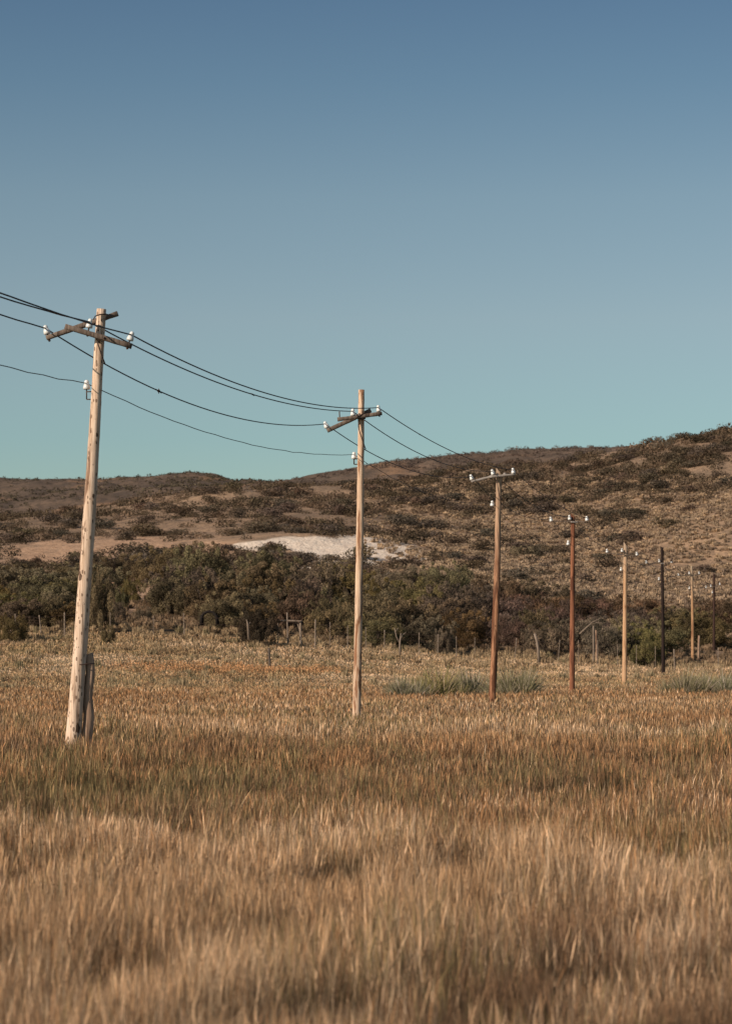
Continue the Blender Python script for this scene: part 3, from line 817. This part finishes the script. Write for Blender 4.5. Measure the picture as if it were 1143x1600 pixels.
rad = np.clip(R.gamma(4, .22, len(X)) + .3, .4, 2.2)
cols = rand_cols(len(X), [(.115, .088, .064), (.15, .112, .080), (.095, .075, .055)], [.4, .3, .3])
V, F3, Cc = shrub_field(X, y, zz, rad * .7, 40, cols, .3)
g = link('far_scrub', np_mesh('far_scrub', V, [F3], col=Cc), M_SHRUB)
tag(g, 'distant grey brown scrub on the second ridge behind the second pole', 'scrub', kind='stuff')
n = 5000
y = R.uniform(1000, 1345, n); X = R.uniform(-.18, .02, n) * y
ok = R.rand(n) < sstep(.4, .6, fbm(X / 40, y / 90, 3)) * .8 + .1; X, y = X[ok], y[ok]; zz = ground_z(X, y)
rad = np.clip(R.gamma(4, .35, len(X)) + .4, .5, 3.0)
cols = rand_cols(len(X), [(.115, .088, .064), (.15, .112, .080), (.095, .075, .055)], [.4, .3, .3])
V, F3, Cc = shrub_field(X, y, zz, rad * .6, 14, cols, .5)
g = link('ridge_scrub', np_mesh('ridge_scrub', V, [F3], col=Cc), M_SHRUB)
tag(g, 'faint dark scrub speckling the farthest ridge at left', 'scrub', kind='stuff')

# ------------------------------------------------------------------ green tussocks in the meadow
def tussock(px, topy, wpx, Y, label, seed, dry=.2):
    rs = np.random.RandomState(seed)
    p = at(px, 1000, Y); x = p.x; z0 = gz(x, Y)
    h = float(zpy(topy, Y)) - z0; w = wpx * Y / F / 2
    T = 3200; NS = 13
    sa = rs.uniform(0, 6.283, NS); sq = np.sqrt(rs.rand(NS)) * .78
    cxs, cys = np.cos(sa) * sq, np.sin(sa) * sq; fh = (1.05 - .5 * sq ** 2) * rs.uniform(.55, 1.05, NS); fr = rs.uniform(.18, .36, NS)
    kf = rs.randint(0, NS, T); a = rs.uniform(0, 6.283, T); o_ = rs.rand(T)
    a = np.where(rs.rand(T) < .5, np.arctan2(cys[kf], cxs[kf]) + rs.normal(0, .7, T), a)
    bx_, by_ = cxs[kf] + np.cos(a) * fr[kf] * .3 * o_, cys[kf] + np.sin(a) * fr[kf] * .3 * o_
    el = np.radians(rs.uniform(22, 86, T)); ln = h * fh[kf] * rs.uniform(.55, 1.2, T)
    tx_, ty_ = bx_ + np.cos(a) * np.cos(el) * ln / w, by_ + np.sin(a) * np.cos(el) * ln / w
    H = ln * np.sin(el)
    c = np.array([(.27, .25, .115), (.34, .31, .15), (.20, .19, .09)])[rs.randint(0, 3, T)]
    dr = rs.rand(T) < dry
    c = np.where(dr[:, None], np.array([[.50, .41, .29]]), c) * rs.uniform(.7, 1.3, T)[:, None]
    wd = .020 * rs.uniform(.7, 1.3, T); b = rs.uniform(0, 6.283, T)
    s = np.stack([np.cos(b) * wd, np.sin(b) * wd, 0 * b], -1)
    P0 = np.stack([bx_ * w, by_ * w * .8, 0 * a - .05], -1)
    P2 = np.stack([tx_ * w, ty_ * w * .8, H], -1)
    P1 = P0 * .6 + P2 * .4; P1[:, 2] = H * .55
    V = np.stack([P0 - s * .3, P0 + s * .3, P1 - s * .5, P1 + s * .5, P2], 1).reshape(-1, 3)
    i = np.arange(T)[:, None] * 5
    me = np_mesh('grass_tussock', V, [np.concatenate([i, i+1, i+3, i+2], -1), np.concatenate([i+2, i+3, i+4], -1)], col=np.repeat(c, 5, axis=0))
    o = link('grass_tussock', me, M_TUSS, loc=(x, Y, z0)); tag(o, label, 'tussock', 'large green tussocks in the meadow')
tussock(682, 1040, 104, 78, 'spiky grey green tussock, leftmost in front of the thicket', 1)
tussock(738, 1043, 74, 80, 'spiky green tussock just left of the leaning third pole', 2)
tussock(800, 1040, 84, 78, 'spiky green tussock just right of the leaning third pole', 3)
tussock(1068, 1042, 80, 79, 'spiky green tussock right of the black pole foot', 4)
tussock(1125, 1045, 84, 81, 'spiky green tussock cut by the right edge of the view', 5)
tussock(640, 1052, 50, 76, 'low pale green tussock fading out at the left of the tussock row', 6)
tussock(1100, 1050, 60, 83, 'smaller green tussock between the two at right', 7)
tussock(496, 1134, 34, 36, 'small fresh green tussock left of the second pole foot', 8, .05)

# ------------------------------------------------------------------ utility poles
INS = [(.010, .006), (.030, .0), (.040, .004), (.041, .022), (.037, .042), (.032, .056), (.027, .064), (.025, .072), (.027, .079), (.026, .092), (.019, .105), (.001, .112)]
def insulator(parent, pos, axis, size, pin_to=None, name='insulator'):
    """porcelain bell whose base sits at pos"""
    o0 = parent.location
    k = size / .112
    mb = MB(); mb.lathe(pos, axis, [(r * k, z * k) for r, z in INS], 14)
    ins = link(name, mb.mesh('insulator', o0, smooth=True), M_PORC, parent)
    if pin_to is not None:
        mb = MB(); mb.tube([Vector(pos) + Vector(axis).normalized() * size * .2, Vector(pos) * .4 + Vector(pin_to) * .6, Vector(pin_to)], .009 * max(1, k), 6)
        mb.blob(pin_to, .018, 3)
        link('pin', mb.mesh('pin', o0), M_IRON, ins)
    return ins
def pole(D, base, top, wb, wt, mat, label, bend=0, cut=0, seed=0, extra_base=.45, lean_y=0.0):
    """base/top photo pixels at the pole's axis, widths in px"""
    pb = at(base[0], base[1], D); pt = at(top[0], top[1], D + lean_y)
    d = (pt - pb).normalized()
    g = gz(pb.x, D)
    p0 = pb - d * max(extra_base, (pb.z - g) + .15)
    root = empty('utility_pole', p0)
    tag(root, label, 'utility pole', 'utility poles receding across the meadow')
    n = 70; pts, rad = [], []
    rs = np.random.RandomState(seed)
    for k in range(n + 1):
        t = k / n; q = p0.lerp(pt, t)
        q = q + Vector((math.sin(math.pi * t) * bend * D / F + (rs.rand() - .5) * .004, 0, 0))
        pts.append(q)
        rad.append((wb + (wt - wb) * t) / 2 * D / F * (1 + .045 * (mnoise.noise(Vector((seed, 0, t * 14))))))
    mb = MB(); mb.tube(pts, rad, 26, wob=.045, seed=seed)
    V = mb.v[0]
    if cut:      # bevel cut at the top
        sel = V[:, 2] > pt.z - .22
        lim = pt.z - np.clip((V[:, 0] - (pt.x - rad[-1])) * cut, 0, .3)
        V[sel, 2] = np.minimum(V[sel, 2], np.maximum(lim[sel], pt.z - .3))
    link('shaft', mb.mesh('shaft', p0, smooth=True), mat, root)
    return root, pb, pt, (lambda py: p0.lerp(pt, (float(zpy(py, D)) - p0.z) / (pt.z - p0.z)))
def arm(root, a, b, th, mat=M_ARM, chips=.15, seed=0, name='crossarm'):
    mb = MB(); mb.beam(a, b, th, th, chips, seed); return link(name, mb.mesh('crossarm', root.location), mat, root)

ATT = []     # four wires: per pole attachment points
# pole 1
P1M = wood('pale_peeled_pole', (.80, .62, .47), (.55, .39, .27), (.20, .11, .065), .57, .26, 1, kscale=9, grain=30)
D = 31.0
r1, pb, pt, ax1 = pole(D, (114, 1157), (158.5, 483), 25, 15, P1M, 'nearest pale peeled pole leaning right at left of the meadow, dark knots', bend=2.5, seed=1)
A0, A1 = at(73, 528, D + .22), at(184, 490, D + .12)
arm(r1, A0, A1, .062, seed=1)
B0, B1 = at(102, 510, D - .16), at(206, 541, D - .13)
arm(r1, B0, B1, .066, seed=2)
def ins_px(root, D, c, size, foot, dy=0.0, tilt=None):  # insulator sizes grow with distance: highlight bloom put into their shape
    """insulator centred on photo pixel c; its pin ends at photo pixel foot"""
    cc = at(c[0], c[1], D + dy); ft = at(foot[0], foot[1], D + dy)
    axis = (cc - ft); axis.y = 0; axis.normalize()
    if tilt is not None: axis = Vector(tilt).normalized()
    base = cc - axis * size * .5
    insulator(root, base, axis, size, ft)
    return cc + axis * size * .12
def bracket(root, D, c, size, shaft_x, y1, y2, thin=.008):
    o0 = root.location
    cc = at(c[0], c[1], D)
    base = cc - Vector((0, 0, size * .5))
    ins = insulator(root, base, (0, 0, 1), size)
    e = at(c[0], y2, D)
    mb = MB(); mb.tube([base + Vector((0, 0, size * .15)), e], thin, 6); mb.tube([e, at(shaft_x, y2, D)], thin, 6); mb.tube([at(c[0], y1, D), at(shaft_x, y1, D)], thin, 6)
    link('bracket', mb.mesh('bracket', o0), M_IRON, root)
    return cc + Vector((0, 0, size * .12))
a1 = ins_px(r1, D, (72.5, 515), .125, (77.5, 532), .22)
a2 = ins_px(r1, D, (140.5, 505), .125, (137, 524), -.15)
a3 = ins_px(r1, D, (205, 525), .125, (199, 544), -.13)
a4 = bracket(r1, D, (135.5, 601), .125, 145, 612, 624)
ATT.append([a1, a2, a3, a4])
mb = MB()
mb.tube([at(150, 526, D - .10), at(154, 540, D - .115), at(160, 558, D - .11), at(164, 568, D - .05)], .009, 6)
mb.tube([at(146, 499, D - .17), at(149, 494, D - .12), at(156, 491.5, D - .08), at(165, 490.5, D - .06), at(170, 492, D + .06)], .008, 6)
link('brace_wire', mb.mesh('brace_wire', r1.location), M_IRON, r1)
for (bx, by) in ((163, 528), (153, 516)):
    mb = MB(); mb.blob(at(bx, by, D - .18), .016, bx)
    link('bolt', mb.mesh('bolt', r1.location), M_IRON, r1)
# binding wire to the stub
c = ax1(1038)
mb = MB(); pts = []
for k in range(25):
    a = 2 * math.pi * k / 24
    pts.append((c.x + .09 + math.cos(a) * .150 - .03, c.y + .03 + math.sin(a) * .118, c.z + .012 * math.cos(a)))
mb.tube(pts, .007, 6, cap=False)
link('binding_wire', mb.mesh('binding_wire', r1.location), M_IRON, r1)
# stub post
sb, stp = at(136.5, 1152, D + .05), at(141, 1021, D + .06)
s0 = sb - (stp - sb).normalized() * .5
mb = MB(); n = 24
mb.tube([s0.lerp(stp, k / n) + Vector((.012 * math.sin(k * .7), 0, 0)) for k in range(n + 1)], [(18.5 + (13 - 18.5) * k / n) / 2 * D / F for k in range(n + 1)], 14, wob=.10, seed=4)
V = mb.v[0]; sel = V[:, 2] > stp.z - .02; V[sel, 2] += (V[sel, 0] - stp.x) * .25
o = link('stub_post', mb.mesh('stub_post', s0, smooth=True), M_STUB, loc=s0)
tag(o, 'short grey brown weathered post wired to the foot of the nearest pole', 'post')

# pole 2
P2M = wood('pale_split_pole', (.74, .55, .39), (.56, .38, .25), (.24, .10, .045), .52, .08, 2, gscale=11)
D = 47.0
r2, pb, pt, ax2 = pole(D, (556.5, 1119), (564.5, 609), 13.5, 9.6, P2M, 'second pole from left, pale straight wood with long brown cracks', bend=1.0, seed=2)
arm(r2, at(511, 673, D + .1), at(579, 641, D + .14), .085, seed=3)
arm(r2, at(527, 655.5, D - .16), at(596.5, 646, D - .13), .072, seed=4)
mb = MB(); mb.tube([at(530.5, 656, D - .16), at(530, 643, D - .16)], .011, 6); link('bare_pin', mb.mesh('bare_pin', r2.location), M_IRON, r2)
a1 = ins_px(r2, D, (508.8, 663.5), .14, (513, 674), .1, (-.42, 0, 1))
a2 = ins_px(r2, D, (551, 644), .14, (551.5, 653), -.15)
a3 = ins_px(r2, D, (591, 638), .13, (592.5, 650), -.13)
a4 = bracket(r2, D, (552.8, 711.5), .14, 559.5, 717, 725.5, .012)
ATT.append([a1, a2, a3, a4])
mb = MB(); mb.tube([at(559.5, 655, D - .1), at(560.5, 671, D - .115), at(566, 688, D - .12), at(571, 702, D - .06)], .010, 6)
mb.tube([at(552, 656, D - .2), at(560, 650, D - .2), at(570, 645, D - .17)], .009, 6)
link('brace_wire', mb.mesh('brace_wire', r2.location), M_IRON, r2)
mb = MB(); mb.tube([at(558.5, 653.5, D - .12), at(564, 654.5, D - .14), at(570.5, 653, D - .12)], .022, 6); link('clamp', mb.mesh('clamp', r2.location), M_IRON, r2)

# pole 3
P3M = wood('rust_brown_pole', (.50, .27, .15), (.23, .092, .045), (.10, .04, .022), .50, .08, 3, ztop=(.52, .38, .26), zspan=(3.4, 7.0), gscale=8)
D = 65.0
r3, pb, pt, _ = pole(D, (768, 1093), (779, 731), 11.5, 8.6, P3M, 'third pole, leaning, rust red below and pale towards its pointed top', bend=2.0, cut=1.3, seed=3)
arm(r3, at(735.5, 752.5, D - .12), at(770, 744, D - .18), .065, M_STRAP, .5, 5)
arm(r3, at(765, 745, D - .2), at(805, 741, D - .18), .06, M_STRAP, .5, 6)
mb = MB(); mb.blob(at(788, 741, D - .1), .05, 5); link('clamp', mb.mesh('clamp', r3.location), M_STRAP, r3)
a1 = ins_px(r3, D, (735.8, 745.5), .155, (739, 754), -.12, (-.3, 0, 1))
a2 = ins_px(r3, D, (769, 737.5), .155, (771, 744), -.18)
a3 = ins_px(r3, D, (801, 735.5), .155, (802, 743), -.18)
a4 = bracket(r3, D, (768.5, 786.5), .155, 774, 790, 797, .012)
ATT.append([a1, a2, a3, a4])
mb = MB(); mb.tube([at(776, 750, D - .13), at(777.5, 765, D - .15), at(780.5, 778, D - .14), at(783, 788, D - .08)], .012, 6)
link('brace_wire', mb.mesh('brace_wire', r3.location), M_IRON, r3)

def simple_pole(D, base, top, wb, wt, mat, label, armp, ins, low, seed, cut=0, strap=None, bend=0, isz=.165, armth=.04, armmat=None):
    r, pb, pt, _ = pole(D, base, top, wb, wt, mat, label, bend=bend, cut=cut, seed=seed)
    arm(r, at(*armp[0], D - .13), at(*armp[1], D - .13), armth, armmat or M_ARM, .3, seed)
    out = []
    for (x, y_) in ins: out.append(ins_px(r, D, (x, y_), isz, (x + .6, np.interp(x, [armp[0][0], armp[1][0]], [armp[0][1], armp[1][1]])), -.13))
    out.append(bracket(r, D, low, isz, base[0] + (top[0] - base[0]) * .8, low[1] + 3, low[1] + 6.5, .012))
    if strap:
        x0, x1, y_ = strap
        mb = MB(); mb.beam(at(x0, y_, D - .19), at(x1, y_ + .4, D - .19), .03, .055, .2, seed); link('strap', mb.mesh('strap', r.location), M_STRAP, r)
    ATT.append(out); return r
P4M = wood('red_brown_pole', (.31, .135, .072), (.21, .082, .045), (.09, .035, .02), .54, .02, 4)
r4 = simple_pole(82, (893, 1085), (894.5, 802), 8.8, 6.4, P4M, 'fourth pole, straight and dark red brown, right of the thicket middle', ((859, 814), (918, 815.5)), [(860, 811), (889, 808.5), (916, 810)], (887, 848), 4, strap=(891, 902, 815.5), cut=1.0, armth=.03)
P5M = wood('honey_pole', (.62, .40, .235), (.46, .26, .135), (.26, .12, .06), .56, .03, 6, ztop=(.55, .44, .33), zspan=(4.6, 6.4))
r5 = simple_pole(100, (975, 1062), (976.5, 847), 8.0, 5.8, P5M, 'fifth pole, honey coloured with a pale slanted top', ((948, 864.5), (995, 869)), [(947.5, 860.5), (971, 859.5), (994, 865)], (969.5, 889), 7, cut=1.4, isz=.155, armth=.035)
P6M = wood('black_tarred_pole', (.030, .018, .014), (.020, .013, .011), (.05, .022, .015), .66, .02, 8, rough=.6)
r6 = simple_pole(118, (1035.5, 1050), (1033.5, 855), 6.0, 4.3, P6M, 'sixth pole, tarred black with a light strap near its top', ((1008, 880), (1050, 879)), [(1009, 878), (1029, 876), (1048, 877)], (1028.7, 904), 9, strap=(1031, 1037, 880.5), isz=.15, armth=.03)
mb = MB(); mb.tube([at(1047, 877, 117.8), at(1049.5, 872.5, 117.8)], .045, 6); link('bare_pin', mb.mesh('bare_pin', r6.location), M_IRON, r6)
P7M = wood('orange_brown_pole', (.50, .31, .17), (.38, .20, .10), (.20, .09, .045), .55, .03, 10, ztop=(.42, .32, .22), zspan=(3.8, 6.0))
r7 = simple_pole(146, (1081, 1035), (1079.6, 884), 5.2, 3.4, P7M, 'seventh pole, slim light orange brown', ((1058, 899.5), (1092, 898)), [(1059, 897.8), (1075.8, 895), (1091.3, 895)], (1076, 918.5), 11, bend=.8, isz=.15, armth=.035)
P8M = wood('dark_brown_pole', (.060, .034, .026), (.040, .024, .02), (.11, .045, .03), .62, .03, 12)
r8 = simple_pole(166, (1114.5, 1033), (1114.6, 897), 4.6, 3.2, P8M, 'eighth and farthest pole, dark brown, near the right edge', ((1101, 921), (1124, 914)), [(1102.3, 917), (1109.6, 915), (1123.5, 912)], (1112, 925), 13, isz=.16, armth=.04)

# ------------------------------------------------------------------ overhead wires
PASS = {  # (span index, wire) -> photo pixel the wire runs through
    (0, 0): (20, 498), (0, 1): (2, 464.2), (0, 2): (2, 458), (0, 3): (2, 571.5),
    (1, 0): (357.5, 649.8), (1, 1): (357.5, 604), (1, 2): (357.5, 594.5), (1, 3): (357.5, 685.5),
    (2, 0): (657.8, 739.7), (2, 1): (680.6, 720), (2, 2): (656.7, 679.4), (2, 3): (628, 754.5),
    (3, 0): (800, 798.7), (3, 1): (817.7, 779.5), (3, 2): (847.5, 773.4), (4, 0): (908.7, 853.9), (4, 1): (943.7, 854.7)}
d12 = ATT[1][1] - ATT[0][1]
off_frame = Vector((-3.2, -16.5, .25))
P0 = [p + off_frame for p in ATT[0]]
P9 = [p + Vector((3.6, 20, -.1)) for p in ATT[-1]]
chain = [P0] + ATT + [P9]
def span(a, b, s, n=30):
    return [a.lerp(b, t) - Vector((0, 0, s * 4 * t * (1 - t))) for t in np.linspace(0, 1, n)]
def solve(a, b, p):
    best = None
    for t in np.linspace(.01, .99, 500):
        q = a.lerp(b, t); x, yv = proj(q.x, q.y, q.z)
        if best is None or abs(x - p[0]) < best[0]: best = (abs(x - p[0]), t, q, yv)
    _, t, q, yv = best
    want = float(zpy(p[1], q.y))
    return (q.z - want) / (4 * t * (1 - t)), t
KNOTS = {0: [(1, 244.8)], 1: [(2, 680.6), (1, 398.5)], 2: [(2, 656.7)], 3: []}
WL = ['leftmost overhead wire, carried by the left ends of the crossarms', 'middle overhead wire, carried by the insulators beside the poles', 'right overhead wire, carried by the right ends of the crossarms', 'lowest and thinnest overhead wire, carried by side brackets below the crossarms']
for w in range(4):
    mb = MB(); rw = np.random.RandomState(60 + w)
    pts = []; kn = []
    org = chain[1][w]
    for s_ in range(len(chain) - 1):
        a, b = chain[s_][w], chain[s_ + 1][w]
        if (s_, w) in PASS:
            sag, t = solve(a, b, PASS[(s_, w)])
            sag = max(.02, min(sag, 2.2))
        else: sag = .42
        sp_ = span(a, b, sag)
        if w == 3 or s_ == 0:
            sp_ = [q + Vector((0, 0, (rw.rand() - .5) * (.018 if w == 3 else .008))) if 0 < i < len(sp_) - 1 else q for i, q in enumerate(sp_)]
        for (ks, kx) in KNOTS[w]:
            if ks == s_:
                kn.append(min(sp_, key=lambda q: abs(proj(q.x, q.y, q.z)[0] - kx)))
        pts += sp_[(0 if s_ == 0 else 1):]
    rad = .0092 if w < 3 else .0058
    mb.tube(pts, rad, 6)
    root = link('overhead_wire', mb.mesh('overhead_wire', org), M_WIRE, loc=org)
    tag(root, WL[w], 'wire', 'overhead wires strung between the poles')
    for q in kn:
        f_ = 1.0 if w == 0 else .6
        k = MB(); k.blob(q, .024 * f_, 2); k.tube([q + Vector((-.04, -.05, .02)) * f_, q + Vector((.04, .05, -.025)) * f_], .010, 5)
        if w == 0: k.tube([q + Vector((0, 0, .035)), q - Vector((0, 0, .04))], .007, 5)
        link('splice', k.mesh('splice', org), M_IRON, root)

# ------------------------------------------------------------------ fence along the bank
def post_mb(b, t, w, D, seed, square=False):
    pb_, pt_ = at(*b, D), at(*t, D)
    g_ = gz(pb_.x, D)
    p0 = Vector((pb_.x, D, min(pb_.z, g_) - .1))
    mb = MB(); n = 6
    mb.tube([p0.lerp(pt_, k / n) + Vector(((mnoise.noise(Vector((seed, k, 0)))) * .03, 0, 0)) for k in range(n + 1)], [w * .85 * D / F / 2 * (1.1 - .2 * k / n) for k in range(n + 1)], 8, wob=.12, seed=seed)
    return mb, p0, pt_
FD = 130.0
fence_posts = [((26, 986), (24, 959), 2.2), ((66, 976), (61.5, 961), 2.2), ((101.5, 974), (101, 957), 2.4), ((172.5, 980), (172.5, 957), 1.6), ((240, 984), (240, 962), 1.3), ((288.5, 975), (287, 958), 2.2),
               ((515, 1000), (515.5, 972), 1.3), ((543, 1004), (543, 977), 1.4), ((572, 1008), (571, 980), 1.4), ((600, 1013), (600.5, 984), 1.9), ((654, 1015), (654.5, 988), 1.6), ((683.5, 1012), (684, 991), 1.8), ((712.5, 1017), (712.5, 994), 1.5),
               ((741, 1019), (741.5, 996), 1.2), ((803, 1022), (806.5, 997), 1.5), ((870.5, 1027), (874, 1000), 1.6), ((903, 1030), (903, 1000), 1.4), ((933, 1029), (933, 1000), 1.5), ((964, 1031), (964, 1007), 1.2), ((993.5, 1033), (993.5, 1008), 1.2), ((1023, 1036), (1023, 1010), 1.2), ((1121.5, 1040), (1121, 1012), 1.6)]
root = empty('wire_fence', at(600, 1013, FD)); tag(root, 'low wire fence of thin grey stakes running along the foot of the thicket', 'fence')
tops = []
for k, (b, t, w) in enumerate(fence_posts):
    mb, p0, pt_ = post_mb(b, t, w, FD, 20 + k)
    link('post', mb.mesh('post', root.location), M_FENCE, root); tops.append((p0, pt_))
mb = MB()
for f in (.45, .68, .9):
    mb.tube([a.lerp(b, f) + Vector((0, -.04, 0)) for a, b in tops], .006, 4)
link('strands', mb.mesh('strands', root.location), M_IRON, root)
def single(name, b, t, w, D, label, mat=M_FENCE, seed=0, cat='post'):
    mb, p0, pt_ = post_mb(b, t, w, D, seed)
    o = link(name, mb.mesh(name, p0), mat, loc=p0); tag(o, label, cat); return o
single('fence_post', (492, 996), (492.5, 968), 2.8, 127, 'pale upright fence post just right of the timber gate', seed=1)
single('broken_stake', (422, 1027), (420, 1012), 4.6, 112.5, 'short black stump sticking out of the meadow grass below the gate', M_FENCE_D, 2, 'stake')
mb = MB(); pts = [at(842, 1029, 126), at(840.5, 1015, 126), at(838, 1000, 126), at(834.5, 990, 126)]; pts[0].z -= .3
mb.tube(pts, [.085, .08, .075, .06], 8, wob=.1, seed=9)
o = link('bent_post', mb.mesh('bent_post', pts[0]), M_FENCE, loc=pts[0]); tag(o, 'pale bent post leaning left between the third and fourth poles', 'post')
single('fence_post', (926.5, 1002), (926.5, 978), 3.6, 134, 'thick pale post, taller of the pair right of the red brown pole', seed=4)
single('fence_post', (931.5, 1002), (930.5, 984.5), 3.0, 134.4, 'grey brown post, shorter of the pair right of the red brown pole', M_STUB, 5)
single('fence_post', (1054, 1042), (1052, 1014), 2.8, 124, 'short pale post right of the black pole', seed=6)
single('fence_post', (1090.5, 1030), (1091, 993), 3.8, 150, 'tall thick grey post between the two farthest poles', M_STUB, 7)
# gate
gd = 128.0
root = empty('timber_gate', at(469, 996, gd)); tag(root, 'rough timber gate frame with a top rail between two posts', 'gate')
mb, _, _ = post_mb((470, 997), (469, 970), 4.4, gd, 31); link('post', mb.mesh('post', root.location), M_FENCE, root)
mb, _, _ = post_mb((450, 988), (448.5, 957), 3.0, gd + 1, 32); link('post', mb.mesh('post', root.location), M_FENCE, root)
mb, _, _ = post_mb((434, 992), (434, 969), 1.6, gd, 33); link('post', mb.mesh('post', root.location), M_FENCE, root)
mb = MB(); mb.beam(at(433, 969.5, gd - .1), at(472, 970.5, gd - .1), .06, .08, .2, 1); link('rail', mb.mesh('rail', root.location), M_FENCE, root)
mb = MB(); mb.beam(at(463, 970, gd + .05), at(468, 984, gd + .05), .05, .06, .2, 2); link('brace', mb.mesh('brace', root.location), M_FENCE, root)
mb = MB(); pts = [at(x, y_, 131) for x, y_ in ((315, 970), (315.5, 963), (319, 958), (326, 955.5), (333, 957), (338, 962), (340, 969))]; pts[0].z -= .25; pts[-1].z -= .25  # black tube bent into an arch, both ends sunk in the ground
mb.tube(pts, [.10, .09, .08, .07, .07, .09, .10], 8, wob=.15, seed=12)
o = link('dark_arch', mb.mesh('dark_arch', pts[0]), M_DARKARCH, loc=pts[0]); tag(o, 'black arch reaching the ground below the thicket, left of the rounded bush', 'branch')
# dead branching sapling
def dead_tree(segs, w, D, label):
    o0 = at(*segs[0][0], D)
    mb = MB()
    for k, s_ in enumerate(segs):
        P = [at(x, y_, D + .05 * k) for x, y_ in s_]
        if k == 0: P[0].z -= .3
        mb.tube(P, np.linspace(w if k == 0 else w * .5, w * .25, len(P)) * D / F / 2, 6, wob=.1, seed=k)
    o = link('dead_sapling', mb.mesh('dead_sapling', o0), M_FENCE, loc=o0); tag(o, label, 'dead tree')
dead_tree([[(625, 1020), (624.5, 1003), (626, 989)], [(624.5, 1006), (619, 995), (616, 981)], [(625, 1000), (629, 992), (634, 988)], [(617, 988), (622, 981)]], 4.2, 127, 'bleached forked dead sapling on the bank right of the second pole')
dead_tree([[(389, 990), (387, 975), (385, 968)], [(387, 980), (391, 972)]], 4.5, 124, 'small bleached dead trunk at the foot of the dark rounded bush')
dead_tree([[(905, 982), (925, 972), (946, 962)], [(925, 972), (940, 974), (950, 972)]], 2.4, 137, 'fallen bleached branch caught in the thicket above the paired posts')
print('scene built')
